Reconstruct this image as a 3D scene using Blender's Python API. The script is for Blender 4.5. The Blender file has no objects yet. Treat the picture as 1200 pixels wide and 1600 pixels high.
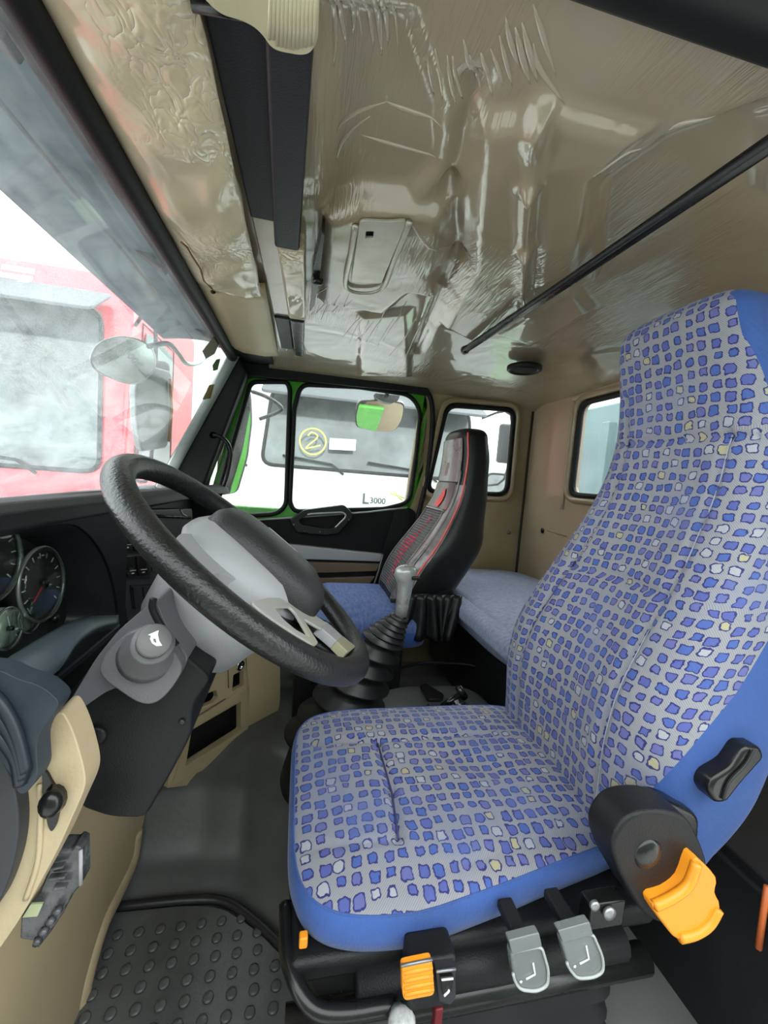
import bpy, bmesh, math, random
import numpy as np
from mathutils import Vector, Matrix
random.seed(4)
C = bpy.context.scene.collection
scene = bpy.context.scene

# ------------------------------------------------------------------ camera
FPX = 640.0
VP = (470.0, 738.0)
ROLL = math.radians(4.5)
CAM = np.array([0.0, 0.0, 1.05])
_dx = np.array([(VP[0]-600)/FPX, -(VP[1]-800)/FPX, -1.0])
_k = _dx[0]*math.sin(ROLL) + _dx[1]*math.cos(ROLL)
_up = np.array([math.sin(ROLL), math.cos(ROLL), _k])
_dx /= np.linalg.norm(_dx); _up /= np.linalg.norm(_up)
_dy = np.cross(_up, _dx)
MC = np.array([_dx, _dy, _up])          # camera axes -> world
cam_data = bpy.data.cameras.new('camera')
cam = bpy.data.objects.new('camera', cam_data)
C.objects.link(cam)
cam.matrix_world = Matrix([[*MC[0], CAM[0]], [*MC[1], CAM[1]], [*MC[2], CAM[2]], [0, 0, 0, 1]])
cam_data.sensor_fit = 'HORIZONTAL'
cam_data.sensor_width = 36.0
cam_data.lens = 36.0*FPX/1200.0
cam_data.clip_start = 0.02
cam_data.clip_end = 300
scene.camera = cam

# ------------------------------------------------------------------ world, sun, exposure
scene.view_settings.view_transform = 'Standard'
scene.view_settings.look = 'None'
scene.view_settings.gamma = 1.0
scene.view_settings.use_curve_mapping = False
scene.view_settings.exposure = 2.1
world = bpy.data.worlds.new('overcast_sky')
scene.world = world
world.use_nodes = True
wn = world.node_tree
wn.nodes.clear()
w_out = wn.nodes.new('ShaderNodeOutputWorld')
w_bg = wn.nodes.new('ShaderNodeBackground')
w_bg.inputs['Color'].default_value = (0.93, 0.98, 1.0, 1)
w_bg.inputs['Strength'].default_value = 1.25
wn.links.new(w_bg.outputs[0], w_out.inputs['Surface'])
sd = bpy.data.lights.new('sun', 'SUN')
sd.energy = 0.5
sd.angle = math.radians(40)
sun = bpy.data.objects.new('sun', sd)
C.objects.link(sun)
sun.rotation_euler = (math.radians(35), math.radians(25), 0)

# ------------------------------------------------------------------ helpers
def ray(px, py):
    return MC @ np.array([(px-600)/FPX, -(py-800)/FPX, -1.0])
def PX(px, py, c):
    d = ray(px, py); return tuple(CAM + d*((c-CAM[0])/d[0]))
def PY(px, py, c):
    d = ray(px, py); return tuple(CAM + d*((c-CAM[1])/d[1]))
def PZ(px, py, c):
    d = ray(px, py); return tuple(CAM + d*((c-CAM[2])/d[2]))

def mat(name, col, rough=0.5, metal=0.0, coat=0.0, bump=0.0, bscale=60, var=0.0, vscale=6,
        col2=None, stretch=(1, 1, 1), spec=0.5, emit=0, dust=0.0, coat_rough=0.1, sheen=0.0):
    m = bpy.data.materials.new(name); m.use_nodes = True
    nt = m.node_tree; b = nt.nodes['Principled BSDF']
    b.inputs['Base Color'].default_value = (*col, 1)
    b.inputs['Roughness'].default_value = rough
    b.inputs['Metallic'].default_value = metal
    b.inputs['Coat Weight'].default_value = coat
    b.inputs['Coat Roughness'].default_value = coat_rough
    b.inputs['Specular IOR Level'].default_value = spec
    b.inputs['Sheen Weight'].default_value = sheen
    tc = nt.nodes.new('ShaderNodeTexCoord')
    mp = nt.nodes.new('ShaderNodeMapping')
    mp.inputs['Scale'].default_value = stretch
    nt.links.new(tc.outputs['Object'], mp.inputs[0])
    if bump > 0:
        n = nt.nodes.new('ShaderNodeTexNoise'); n.inputs['Scale'].default_value = bscale
        n.inputs['Detail'].default_value = 4
        nt.links.new(mp.outputs[0], n.inputs['Vector'])
        bp = nt.nodes.new('ShaderNodeBump'); bp.inputs['Strength'].default_value = bump
        bp.inputs['Distance'].default_value = 0.003
        nt.links.new(n.outputs['Fac'], bp.inputs['Height'])
        nt.links.new(bp.outputs[0], b.inputs['Normal'])
    if var > 0 or col2:
        n = nt.nodes.new('ShaderNodeTexNoise'); n.inputs['Scale'].default_value = vscale
        n.inputs['Detail'].default_value = 5; n.inputs['Roughness'].default_value = 0.6
        nt.links.new(mp.outputs[0], n.inputs['Vector'])
        r = nt.nodes.new('ShaderNodeValToRGB')
        r.color_ramp.elements[0].position = 0.35; r.color_ramp.elements[1].position = 0.65
        c2 = col2 if col2 else tuple(min(1, c*(1+var)) for c in col)
        c1 = col if col2 else tuple(c*(1-var) for c in col)
        r.color_ramp.elements[0].color = (*c1, 1); r.color_ramp.elements[1].color = (*c2, 1)
        nt.links.new(n.outputs['Fac'], r.inputs[0])
        nt.links.new(r.outputs[0], b.inputs['Base Color'])
        mr = nt.nodes.new('ShaderNodeMapRange')
        mr.inputs['To Min'].default_value = max(0.02, rough-0.08); mr.inputs['To Max'].default_value = min(1, rough+0.1)
        nt.links.new(n.outputs['Fac'], mr.inputs['Value'])
        nt.links.new(mr.outputs[0], b.inputs['Roughness'])
    return m

def link_mesh(name, me, m, parent=None):
    o = bpy.data.objects.new(name, me); C.objects.link(o)
    if m is not None:
        for k in (m if isinstance(m, (list, tuple)) else [m]): me.materials.append(k)
    if parent is not None:
        o.parent = parent
        root = parent
        off = Vector((0, 0, 0))
        while root is not None:
            off += root.location; root = root.parent
        me.transform(Matrix.Translation(-off))
    return o

def mesh(name, verts, faces, m, parent=None, smooth=False, bevel=0.0, subd=0, uv=None, mi=None, seg=2, solid=0.0, weld=False):
    me = bpy.data.meshes.new(name)
    me.from_pydata([tuple(map(float, v)) for v in verts], [], faces)
    me.validate()
    if mi is not None:
        me.polygons.foreach_set('material_index', mi)
    if uv is not None:
        lay = me.uv_layers.new(name='uv')
        for l in me.loops: lay.data[l.index].uv = uv[l.vertex_index]
    bm = bmesh.new(); bm.from_mesh(me)
    if weld: bmesh.ops.remove_doubles(bm, verts=bm.verts, dist=1e-5)
    bmesh.ops.recalc_face_normals(bm, faces=bm.faces)
    bm.to_mesh(me); bm.free()
    if smooth:
        me.polygons.foreach_set('use_smooth', [True]*len(me.polygons))
    o = link_mesh(name, me, m, parent)
    if solid:
        md = o.modifiers.new('solid', 'SOLIDIFY'); md.thickness = abs(solid); md.offset = -1 if solid > 0 else 1
    if bevel > 0:
        md = o.modifiers.new('bevel', 'BEVEL'); md.width = bevel; md.segments = seg; md.limit_method = 'ANGLE'
        md.angle_limit = math.radians(35); md.use_clamp_overlap = True
        me.polygons.foreach_set('use_smooth', [True]*len(me.polygons))
        md.harden_normals = True
    if subd:
        md = o.modifiers.new('subd', 'SUBSURF'); md.levels = subd; md.render_levels = subd
    return o

def box(name, c, s, m, parent=None, bevel=0.004, rot=None, seg=2):
    """box of size s centred on c, rot = Matrix 3x3 or euler tuple"""
    R = Matrix.Identity(3)
    if rot is not None:
        R = rot if isinstance(rot, Matrix) else Matrix.Rotation(rot[2], 3, 'Z') @ Matrix.Rotation(rot[1], 3, 'Y') @ Matrix.Rotation(rot[0], 3, 'X')
    vs = []
    for x in (-1, 1):
        for y in (-1, 1):
            for z in (-1, 1):
                vs.append(Vector(c) + R @ Vector((x*s[0]/2, y*s[1]/2, z*s[2]/2)))
    fs = [(0, 1, 3, 2), (4, 6, 7, 5), (0, 4, 5, 1), (2, 3, 7, 6), (0, 2, 6, 4), (1, 5, 7, 3)]
    return mesh(name, vs, fs, m, parent, bevel=bevel, seg=seg)

def prism(name, pts, off, m, parent=None, bevel=0.004, seg=2, smooth=False):
    """polygon of 3D points pushed along the vector off"""
    n = len(pts); off = np.array(off, float)
    vs = [tuple(p) for p in pts] + [tuple(np.array(p)+off) for p in pts]
    fs = [tuple(range(n)), tuple(range(2*n-1, n-1, -1))]
    fs += [(i, (i+1) % n, n+(i+1) % n, n+i) for i in range(n)]
    return mesh(name, vs, fs, m, parent, bevel=bevel, seg=seg, smooth=smooth)

def rnd(pts, r=0.02, n=5):
    """round the corners of a closed 3D polygon; r a number or one per corner"""
    out = []; N = len(pts)
    for i in range(N):
        p0, p, p1 = (Vector(pts[(i-1) % N]), Vector(pts[i]), Vector(pts[(i+1) % N]))
        rr = r[i] if isinstance(r, (list, tuple)) else r
        a = p0-p; b = p1-p
        if rr <= 0 or a.length < 1e-6 or b.length < 1e-6: out.append(tuple(p)); continue
        ra = min(rr, a.length*0.49); rb = min(rr, b.length*0.49)
        A = p + a.normalized()*ra; B = p + b.normalized()*rb
        for k in range(n+1):
            t = k/n
            out.append(tuple(A*(1-t)**2 + p*2*t*(1-t) + B*t*t))
    return out

def holed(name, outer, holes, off, m, parent=None, bevel=0.003):
    """flat plate with holes, thickness along vector off"""
    bm = bmesh.new()
    loops = [outer] + list(holes)
    es = []
    for lp in loops:
        v = [bm.verts.new(p) for p in lp]
        for i in range(len(v)): es.append(bm.edges.new((v[i], v[(i+1) % len(v)])))
    bmesh.ops.triangle_fill(bm, use_beauty=True, use_dissolve=False, edges=es)
    bmesh.ops.dissolve_limit(bm, angle_limit=0.01, verts=bm.verts, edges=bm.edges)
    ret = bmesh.ops.extrude_face_region(bm, geom=list(bm.faces))
    bmesh.ops.translate(bm, vec=Vector(off), verts=[g for g in ret['geom'] if isinstance(g, bmesh.types.BMVert)])
    bmesh.ops.recalc_face_normals(bm, faces=bm.faces)
    me = bpy.data.meshes.new(name); bm.to_mesh(me); bm.free()
    o = link_mesh(name, me, m, parent)
    if bevel > 0:
        md = o.modifiers.new('bevel', 'BEVEL'); md.width = bevel; md.segments = 2; md.limit_method = 'ANGLE'; md.angle_limit = math.radians(50)
    return o

def tube(name, path, r, m, parent=None, closed=False, n=10, flat=1.0, ref=None, smooth=True, caps=True):
    """tube of radius r (number or list) along a path; flat squashes along ref"""
    P = [Vector(p) for p in path]; N = len(P); vs = []; fs = []
    prev = None
    for i in range(N):
        if closed: t = (P[(i+1) % N]-P[(i-1) % N]).normalized()
        else: t = (P[min(i+1, N-1)]-P[max(i-1, 0)]).normalized()
        a = Vector(ref) if ref is not None else (prev if prev is not None else (Vector((0, 0, 1)) if abs(t.z) < 0.9 else Vector((0, 1, 0))))
        a = (a - t*a.dot(t))
        if a.length < 1e-6: a = t.orthogonal()
        a.normalize(); b = t.cross(a).normalized(); prev = a
        rr = r[i] if isinstance(r, (list, tuple)) else r
        for k in range(n):
            w = 2*math.pi*k/n
            vs.append(P[i] + a*math.cos(w)*rr*flat + b*math.sin(w)*rr)
    M = N if closed else N-1
    for i in range(M):
        j = (i+1) % N
        for k in range(n):
            fs.append((i*n+k, i*n+(k+1) % n, j*n+(k+1) % n, j*n+k))
    if not closed and caps:
        fs.append(tuple(range(n))); fs.append(tuple(range(N*n-1, N*n-n-1, -1)))
    return mesh(name, vs, fs, m, parent, smooth=smooth)

def smoothpath(pts, n=6, closed=False):
    P = [np.array(p, float) for p in pts]; out = []; N = len(P)
    rng = range(N) if closed else range(N-1)
    for i in rng:
        p0 = P[(i-1) % N] if (closed or i > 0) else P[0]
        p1 = P[i]; p2 = P[(i+1) % N]
        p3 = P[(i+2) % N] if (closed or i+2 < N) else P[-1]
        for k in range(n):
            t = k/n
            out.append(tuple(0.5*((2*p1)+(-p0+p2)*t+(2*p0-5*p1+4*p2-p3)*t*t+(-p0+3*p1-3*p2+p3)*t**3)))
    if not closed: out.append(tuple(P[-1]))
    return out

def loft(name, rings, m, parent=None, cap0=True, cap1=True, smooth=True, subd=0, uv=None, mi=None, bevel=0):
    n = len(rings[0]); vs = [p for r in rings for p in r]; fs = []
    for i in range(len(rings)-1):
        for k in range(n):
            fs.append((i*n+k, i*n+(k+1) % n, (i+1)*n+(k+1) % n, (i+1)*n+k))
    if cap0: fs.append(tuple(range(n-1, -1, -1)))
    if cap1: fs.append(tuple(range((len(rings)-1)*n, len(rings)*n)))
    return mesh(name, vs, fs, m, parent, smooth=smooth, subd=subd, uv=uv, mi=mi, bevel=bevel)

def frame(axis):
    a = Vector(axis).normalized(); h = Vector((0, 0, 1)) if abs(a.z) < 0.9 else Vector((0, 1, 0))
    u = h.cross(a).normalized(); v = a.cross(u); return a, u, v

def lathe(name, c, axis, prof, m, parent=None, n=24, smooth=True, sx=1.0, sy=1.0, up=None, cap=True):
    """prof: list of (distance along axis, radius)"""
    a, u, v = frame(axis)
    if up is not None:
        v = Vector(up); v = (v - a*v.dot(a)).normalized(); u = v.cross(a)
    rings = []
    for d, r in prof:
        rings.append([tuple(Vector(c)+a*d+u*math.cos(2*math.pi*k/n)*r*sx+v*math.sin(2*math.pi*k/n)*r*sy) for k in range(n)])
    return loft(name, rings, m, parent, cap, cap, smooth=smooth)

def grid(name, f, nu, nv, m, parent=None, solid=0, uvf=None, smooth=True, mi=None):
    vs = []; fs = []; uv = []
    for j in range(nv+1):
        for i in range(nu+1):
            vs.append(f(i/nu, j/nv))
            if uvf: uv.append(uvf(i/nu, j/nv))
    for j in range(nv):
        for i in range(nu):
            a = j*(nu+1)+i
            fs.append((a, a+1, a+nu+2, a+nu+1))
    return mesh(name, vs, fs, m, parent, smooth=smooth, uv=uv if uvf else None, solid=solid, mi=mi)

def tag(o, label, cat=None, group=None, kind=None):
    if label: o['label'] = label
    if cat: o['category'] = cat
    if group: o['group'] = group
    if kind: o['kind'] = kind
    return o
def thing(name, label, cat, loc=(0, 0, 0), group=None):
    o = bpy.data.objects.new(name, None); C.objects.link(o); o.location = loc
    o.empty_display_size = 0.05
    return tag(o, label, cat, group)
def struct(o):
    o['kind'] = 'structure'; return o

def text(name, s, size, loc, R, m, parent=None, ext=0.0008, bold=0.0):
    """lettering as real mesh; R columns = right, up, out"""
    cu = bpy.data.curves.new(name, 'FONT'); cu.body = s; cu.size = size; cu.extrude = ext; cu.offset = bold
    cu.align_x = 'CENTER'; cu.align_y = 'CENTER'
    t = bpy.data.objects.new(name+'_curve', cu); C.objects.link(t)
    dg = bpy.context.evaluated_depsgraph_get(); dg.update()
    me = bpy.data.meshes.new_from_object(t.evaluated_get(dg))
    bpy.data.objects.remove(t)
    me.name = name
    me.transform(Matrix.Translation(Vector(loc)) @ R.to_4x4())
    me.materials.clear()
    return link_mesh(name, me, m, parent)
def RM(right, up):
    r = Vector(right).normalized(); u = Vector(up); u = (u - r*u.dot(r)).normalized(); o = r.cross(u)
    return Matrix((r, u, o)).transposed()

def interp(x, xs, ys):
    return float(np.interp(x, xs, ys))
def sm(x, xs, ys):
    """smooth (cosine) interpolation"""
    for i in range(len(xs)-1):
        if x <= xs[i+1]:
            t = (x-xs[i])/(xs[i+1]-xs[i]) if x > xs[i] else 0
            t = max(0, min(1, t)); t = t*t*(3-2*t)*0.5 + t*0.5
            return ys[i]*(1-t)+ys[i+1]*t
    return ys[-1]
def seg_dist(x, y, a, b):
    ax, ay = a; bx, by = b; dx = bx-ax; dy = by-ay
    t = max(0, min(1, ((x-ax)*dx+(y-ay)*dy)/(dx*dx+dy*dy)))
    return math.hypot(x-ax-t*dx, y-ay-t*dy)

# ------------------------------------------------------------------ materials
BEIGE = mat('beige_plastic', (0.47, 0.37, 0.23), 0.5, bump=0.15, bscale=250, var=0.06, vscale=3)
BEIGE2 = mat('beige_painted_metal', (0.46, 0.39, 0.27), 0.38, coat=0.3, var=0.12, vscale=4, bump=0.05, bscale=30)
BLACK = mat('black_soft_plastic', (0.010, 0.010, 0.011), 0.45, spec=0.28, bump=0.25, bscale=500, var=0.2, vscale=9)
BLACKG = mat('black_gloss_plastic', (0.008, 0.008, 0.008), 0.25, spec=0.4, var=0.2, vscale=20)
RUBBER = mat('black_rubber_seal', (0.008, 0.008, 0.009), 0.5, spec=0.25)
DGREY = mat('dark_grey_plastic', (0.022, 0.022, 0.026), 0.45, spec=0.35, bump=0.2, bscale=400, var=0.1)
NAVY = mat('dusty_navy_plastic', (0.013, 0.019, 0.027), 0.5, spec=0.3, col2=(0.04, 0.052, 0.065), vscale=7, bump=0.1, bscale=80)
GREY = mat('mid_grey_plastic', (0.12, 0.12, 0.128), 0.42, bump=0.15, bscale=400, var=0.08)
LGREY = mat('light_grey_plastic', (0.29, 0.29, 0.30), 0.42, bump=0.1, bscale=400, var=0.06)
BLUE = mat('blue_seat_cloth', (0.025, 0.075, 0.27), 0.75, bump=0.35, bscale=350, var=0.18, vscale=9, sheen=0.15)
ORANGE = mat('orange_plastic', (0.80, 0.27, 0.012), 0.4, var=0.05)
GREEN = mat('green_body_paint', (0.06, 0.34, 0.02), 0.25, coat=0.6, var=0.06)
CHROME = mat('chrome', (0.6, 0.6, 0.6), 0.2, metal=1.0)
STEEL = mat('grey_steel', (0.3, 0.3, 0.31), 0.38, metal=0.8, var=0.15)
WHITEP = mat('white_print', (0.75, 0.75, 0.75), 0.5)
RED = mat('red_trim', (0.65, 0.03, 0.05), 0.45)
def pebble_mat(name='pebble_pattern_cloth'):
    m = bpy.data.materials.new(name); m.use_nodes = True
    nt = m.node_tree; b = nt.nodes['Principled BSDF']; L = nt.links; N = nt.nodes.new
    b.inputs['Roughness'].default_value = 0.8
    b.inputs['Sheen Weight'].default_value = 0.1
    uv = N('ShaderNodeUVMap')
    # wobble the coordinates
    n1 = N('ShaderNodeTexNoise'); n1.inputs['Scale'].default_value = 95; n1.inputs['Detail'].default_value = 2
    L.new(uv.outputs[0], n1.inputs['Vector'])
    sub = N('ShaderNodeVectorMath'); sub.operation = 'SUBTRACT'; sub.inputs[1].default_value = (0.5, 0.5, 0.5)
    L.new(n1.outputs['Color'], sub.inputs[0])
    sc = N('ShaderNodeVectorMath'); sc.operation = 'SCALE'; sc.inputs['Scale'].default_value = 0.009
    L.new(sub.outputs[0], sc.inputs[0])
    ad = N('ShaderNodeVectorMath'); ad.operation = 'ADD'
    L.new(uv.outputs[0], ad.inputs[0]); L.new(sc.outputs[0], ad.inputs[1])
    vo = N('ShaderNodeTexVoronoi'); vo.voronoi_dimensions = '2D'; vo.feature = 'F1'; vo.distance = 'MINKOWSKI'
    vo.inputs['Exponent'].default_value = 4.5
    vo.inputs['Scale'].default_value = 1/0.0208; vo.inputs['Randomness'].default_value = 0.28
    L.new(ad.outputs[0], vo.inputs['Vector'])
    # per-cell size
    sep = N('ShaderNodeSeparateColor'); L.new(vo.outputs['Color'], sep.inputs[0])
    ma = N('ShaderNodeMath'); ma.operation = 'MULTIPLY_ADD'; ma.inputs[1].default_value = 0.10
    L.new(sep.outputs[0], ma.inputs[0]); L.new(vo.outputs['Distance'], ma.inputs[2])
    # blob shape
    r1 = N('ShaderNodeValToRGB')           # 1 = inside, ring, outside
    e = r1.color_ramp.elements
    e[0].position = 0.0; e[0].color = (0, 0, 0, 1)
    e[1].position = 0.30; e[1].color = (0, 0, 0, 1)
    for p, v in ((0.315, 1), (0.385, 1), (0.40, 0)):
        q = r1.color_ramp.elements.new(p); q.color = (v, v, v, 1)
    L.new(ma.outputs[0], r1.inputs[0])
    lt = N('ShaderNodeMath'); lt.operation = 'LESS_THAN'; lt.inputs[1].default_value = 0.315
    L.new(ma.outputs[0], lt.inputs[0])
    # fill colour per cell: blue, a few pale / yellowish
    fr = N('ShaderNodeValToRGB'); fr.color_ramp.interpolation = 'CONSTANT'
    fr.color_ramp.elements[0].color = (0.07, 0.09, 0.30, 1)
    fr.color_ramp.elements[1].position = 0.35; fr.color_ramp.elements[1].color = (0.05, 0.095, 0.32, 1)
    for p, c in ((0.62, (0.10, 0.11, 0.30, 1)), (0.87, (0.32, 0.32, 0.36, 1)), (0.965, (0.34, 0.31, 0.19, 1))):
        q = fr.color_ramp.elements.new(p); q.color = c
    L.new(sep.outputs[1], fr.inputs[0])
    # woven twill lines
    wv = N('ShaderNodeTexWave'); wv.inputs['Scale'].default_value = 190; wv.bands_direction = 'DIAGONAL'
    L.new(uv.outputs[0], wv.inputs['Vector'])
    n2 = N('ShaderNodeTexNoise'); n2.inputs['Scale'].default_value = 900; L.new(uv.outputs[0], n2.inputs['Vector'])
    bg = N('ShaderNodeMix'); bg.data_type = 'RGBA'
    bg.inputs['A'].default_value = (0.19, 0.19, 0.22, 1); bg.inputs['B'].default_value = (0.28, 0.275, 0.30, 1)
    L.new(wv.outputs['Fac'], bg.inputs['Factor'])
    m1 = N('ShaderNodeMix'); m1.data_type = 'RGBA'
    L.new(lt.outputs[0], m1.inputs['Factor']); L.new(bg.outputs['Result'], m1.inputs['A']); L.new(fr.outputs[0], m1.inputs['B'])
    m2 = N('ShaderNodeMix'); m2.data_type = 'RGBA'
    m2.inputs['B'].default_value = (0.015, 0.016, 0.12, 1)
    L.new(r1.outputs[0], m2.inputs['Factor']); L.new(m1.outputs['Result'], m2.inputs['A'])
    # worn, brighter blue bloom in patches
    n3 = N('ShaderNodeTexNoise'); n3.inputs['Scale'].default_value = 5; n3.inputs['Detail'].default_value = 3
    L.new(uv.outputs[0], n3.inputs['Vector'])
    mr = N('ShaderNodeMapRange'); mr.inputs['From Min'].default_value = 0.5; mr.inputs['From Max'].default_value = 0.8
    mr.inputs['To Max'].default_value = 0.5
    L.new(n3.outputs['Fac'], mr.inputs['Value'])
    m3 = N('ShaderNodeMix'); m3.data_type = 'RGBA'; m3.inputs['B'].default_value = (0.09, 0.15, 0.38, 1)
    L.new(mr.outputs[0], m3.inputs['Factor']); L.new(m2.outputs['Result'], m3.inputs['A'])
    at = N('ShaderNodeAttribute'); at.attribute_name = 'plain'
    gt_ = N('ShaderNodeMath'); gt_.operation = 'GREATER_THAN'; gt_.inputs[1].default_value = 0.0005
    L.new(at.outputs['Fac'], gt_.inputs[0])
    m4 = N('ShaderNodeMix'); m4.data_type = 'RGBA'; m4.inputs['B'].default_value = (0.025, 0.075, 0.27, 1)
    L.new(gt_.outputs[0], m4.inputs['Factor']); L.new(m3.outputs['Result'], m4.inputs['A'])
    L.new(m4.outputs['Result'], b.inputs['Base Color'])
    bp = N('ShaderNodeBump'); bp.inputs['Strength'].default_value = 0.3; bp.inputs['Distance'].default_value = 0.001
    L.new(wv.outputs['Fac'], bp.inputs['Height']); L.new(bp.outputs[0], b.inputs['Normal'])
    return m
PEB = pebble_mat()
SEAM = mat('dark_seam_thread', (0.03, 0.03, 0.12), 0.8)
STITCH = mat('pale_stitching', (0.4, 0.42, 0.55), 0.8)

def film_mat(name, base, rough=0.3, coat=1.0, wr=0.7, stretch=(2.0, 22.0, 4.0), scale=5.0, base2=None, big=0.5, dist=0.006, tone=0.10):
    """painted sheet under loose clear protective film: glossy with wrinkles"""
    m = bpy.data.materials.new(name); m.use_nodes = True
    nt = m.node_tree; b = nt.nodes['Principled BSDF']; L = nt.links; N = nt.nodes.new
    b.inputs['Roughness'].default_value = rough
    b.inputs['Coat Weight'].default_value = coat; b.inputs['Coat Roughness'].default_value = 0.07
    b.inputs['Coat IOR'].default_value = 1.6
    tc = N('ShaderNodeTexCoord')
    nb = N('ShaderNodeTexNoise'); nb.inputs['Scale'].default_value = 2.2; nb.inputs['Detail'].default_value = 3
    L.new(tc.outputs['Object'], nb.inputs['Vector'])
    mx = N('ShaderNodeMix'); mx.data_type = 'RGBA'
    c2 = base2 if base2 else tuple(c*(1+tone*2) for c in base)
    mx.inputs['A'].default_value = (*base, 1); mx.inputs['B'].default_value = (*c2, 1)
    mr0 = N('ShaderNodeMapRange'); mr0.inputs['From Min'].default_value = 0.38; mr0.inputs['From Max'].default_value = 0.62
    L.new(nb.outputs['Fac'], mr0.inputs['Value'])
    L.new(mr0.outputs[0], mx.inputs['Factor']); L.new(mx.outputs['Result'], b.inputs['Base Color'])
    # warped stretched creases, gated by a broad mask
    mp = N('ShaderNodeMapping'); mp.inputs['Scale'].default_value = stretch
    L.new(tc.outputs['Object'], mp.inputs[0])
    nw = N('ShaderNodeTexNoise'); nw.inputs['Scale'].default_value = scale; nw.inputs['Detail'].default_value = 2; nw.inputs['Distortion'].default_value = 0.5
    L.new(mp.outputs[0], nw.inputs['Vector'])
    ab = N('ShaderNodeMath'); ab.operation = 'SUBTRACT'; ab.inputs[1].default_value = 0.5; L.new(nw.outputs['Fac'], ab.inputs[0])
    ab2 = N('ShaderNodeMath'); ab2.operation = 'ABSOLUTE'; L.new(ab.outputs[0], ab2.inputs[0])
    rd = N('ShaderNodeMath'); rd.operation = 'POWER'; rd.inputs[1].default_value = 0.6; L.new(ab2.outputs[0], rd.inputs[0])
    nm = N('ShaderNodeTexNoise'); nm.inputs['Scale'].default_value = 3.4; nm.inputs['Detail'].default_value = 1
    mp2 = N('ShaderNodeMapping'); mp2.inputs['Location'].default_value = (3.1, 1.7, 0)
    L.new(tc.outputs['Object'], mp2.inputs[0]); L.new(mp2.outputs[0], nm.inputs['Vector'])
    mr = N('ShaderNodeMapRange'); mr.inputs['From Min'].default_value = 0.47; mr.inputs['From Max'].default_value = 0.62
    L.new(nm.outputs['Fac'], mr.inputs['Value'])
    mu = N('ShaderNodeMath'); mu.operation = 'MULTIPLY'; L.new(rd.outputs[0], mu.inputs[0]); L.new(mr.outputs[0], mu.inputs[1])
    # broad billows
    nl = N('ShaderNodeTexNoise'); nl.inputs['Scale'].default_value = 6; nl.inputs['Detail'].default_value = 1.5
    nl.inputs['Distortion'].default_value = 1.2
    L.new(tc.outputs['Object'], nl.inputs['Vector'])
    b1 = N('ShaderNodeBump'); b1.inputs['Strength'].default_value = big; b1.inputs['Distance'].default_value = 0.02
    L.new(nl.outputs['Fac'], b1.inputs['Height'])
    b2 = N('ShaderNodeBump'); b2.inputs['Strength'].default_value = wr; b2.inputs['Distance'].default_value = dist
    L.new(mu.outputs[0], b2.inputs['Height']); L.new(b1.outputs[0], b2.inputs['Normal'])
    L.new(b2.outputs[0], b.inputs['Normal']); L.new(b2.outputs[0], b.inputs['Coat Normal'])
    return m
FILMROOF = film_mat('filmed_roof_sheet', (0.30, 0.235, 0.145), rough=0.34, base2=(0.39, 0.33, 0.235), wr=0.35, big=0.28)
FILMBEI = film_mat('beige_under_plastic_wrap', (0.66, 0.56, 0.38), rough=0.4, coat=0.8, wr=0.9, stretch=(7, 9, 7), scale=5, base2=(0.58, 0.48, 0.32), big=0.7)
LEATHER = mat('black_leatherette', (0.009, 0.009, 0.010), 0.36, spec=0.35, bump=0.5, bscale=25, var=0.2)
LEATHG = mat('grey_shine_on_leatherette', (0.12, 0.10, 0.10), 0.28, bump=0.6, bscale=30, col2=(0.27, 0.24, 0.24), vscale=10, coat=0.5)  # white-grey highlights painted as colour; grey piping and seams share it

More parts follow.
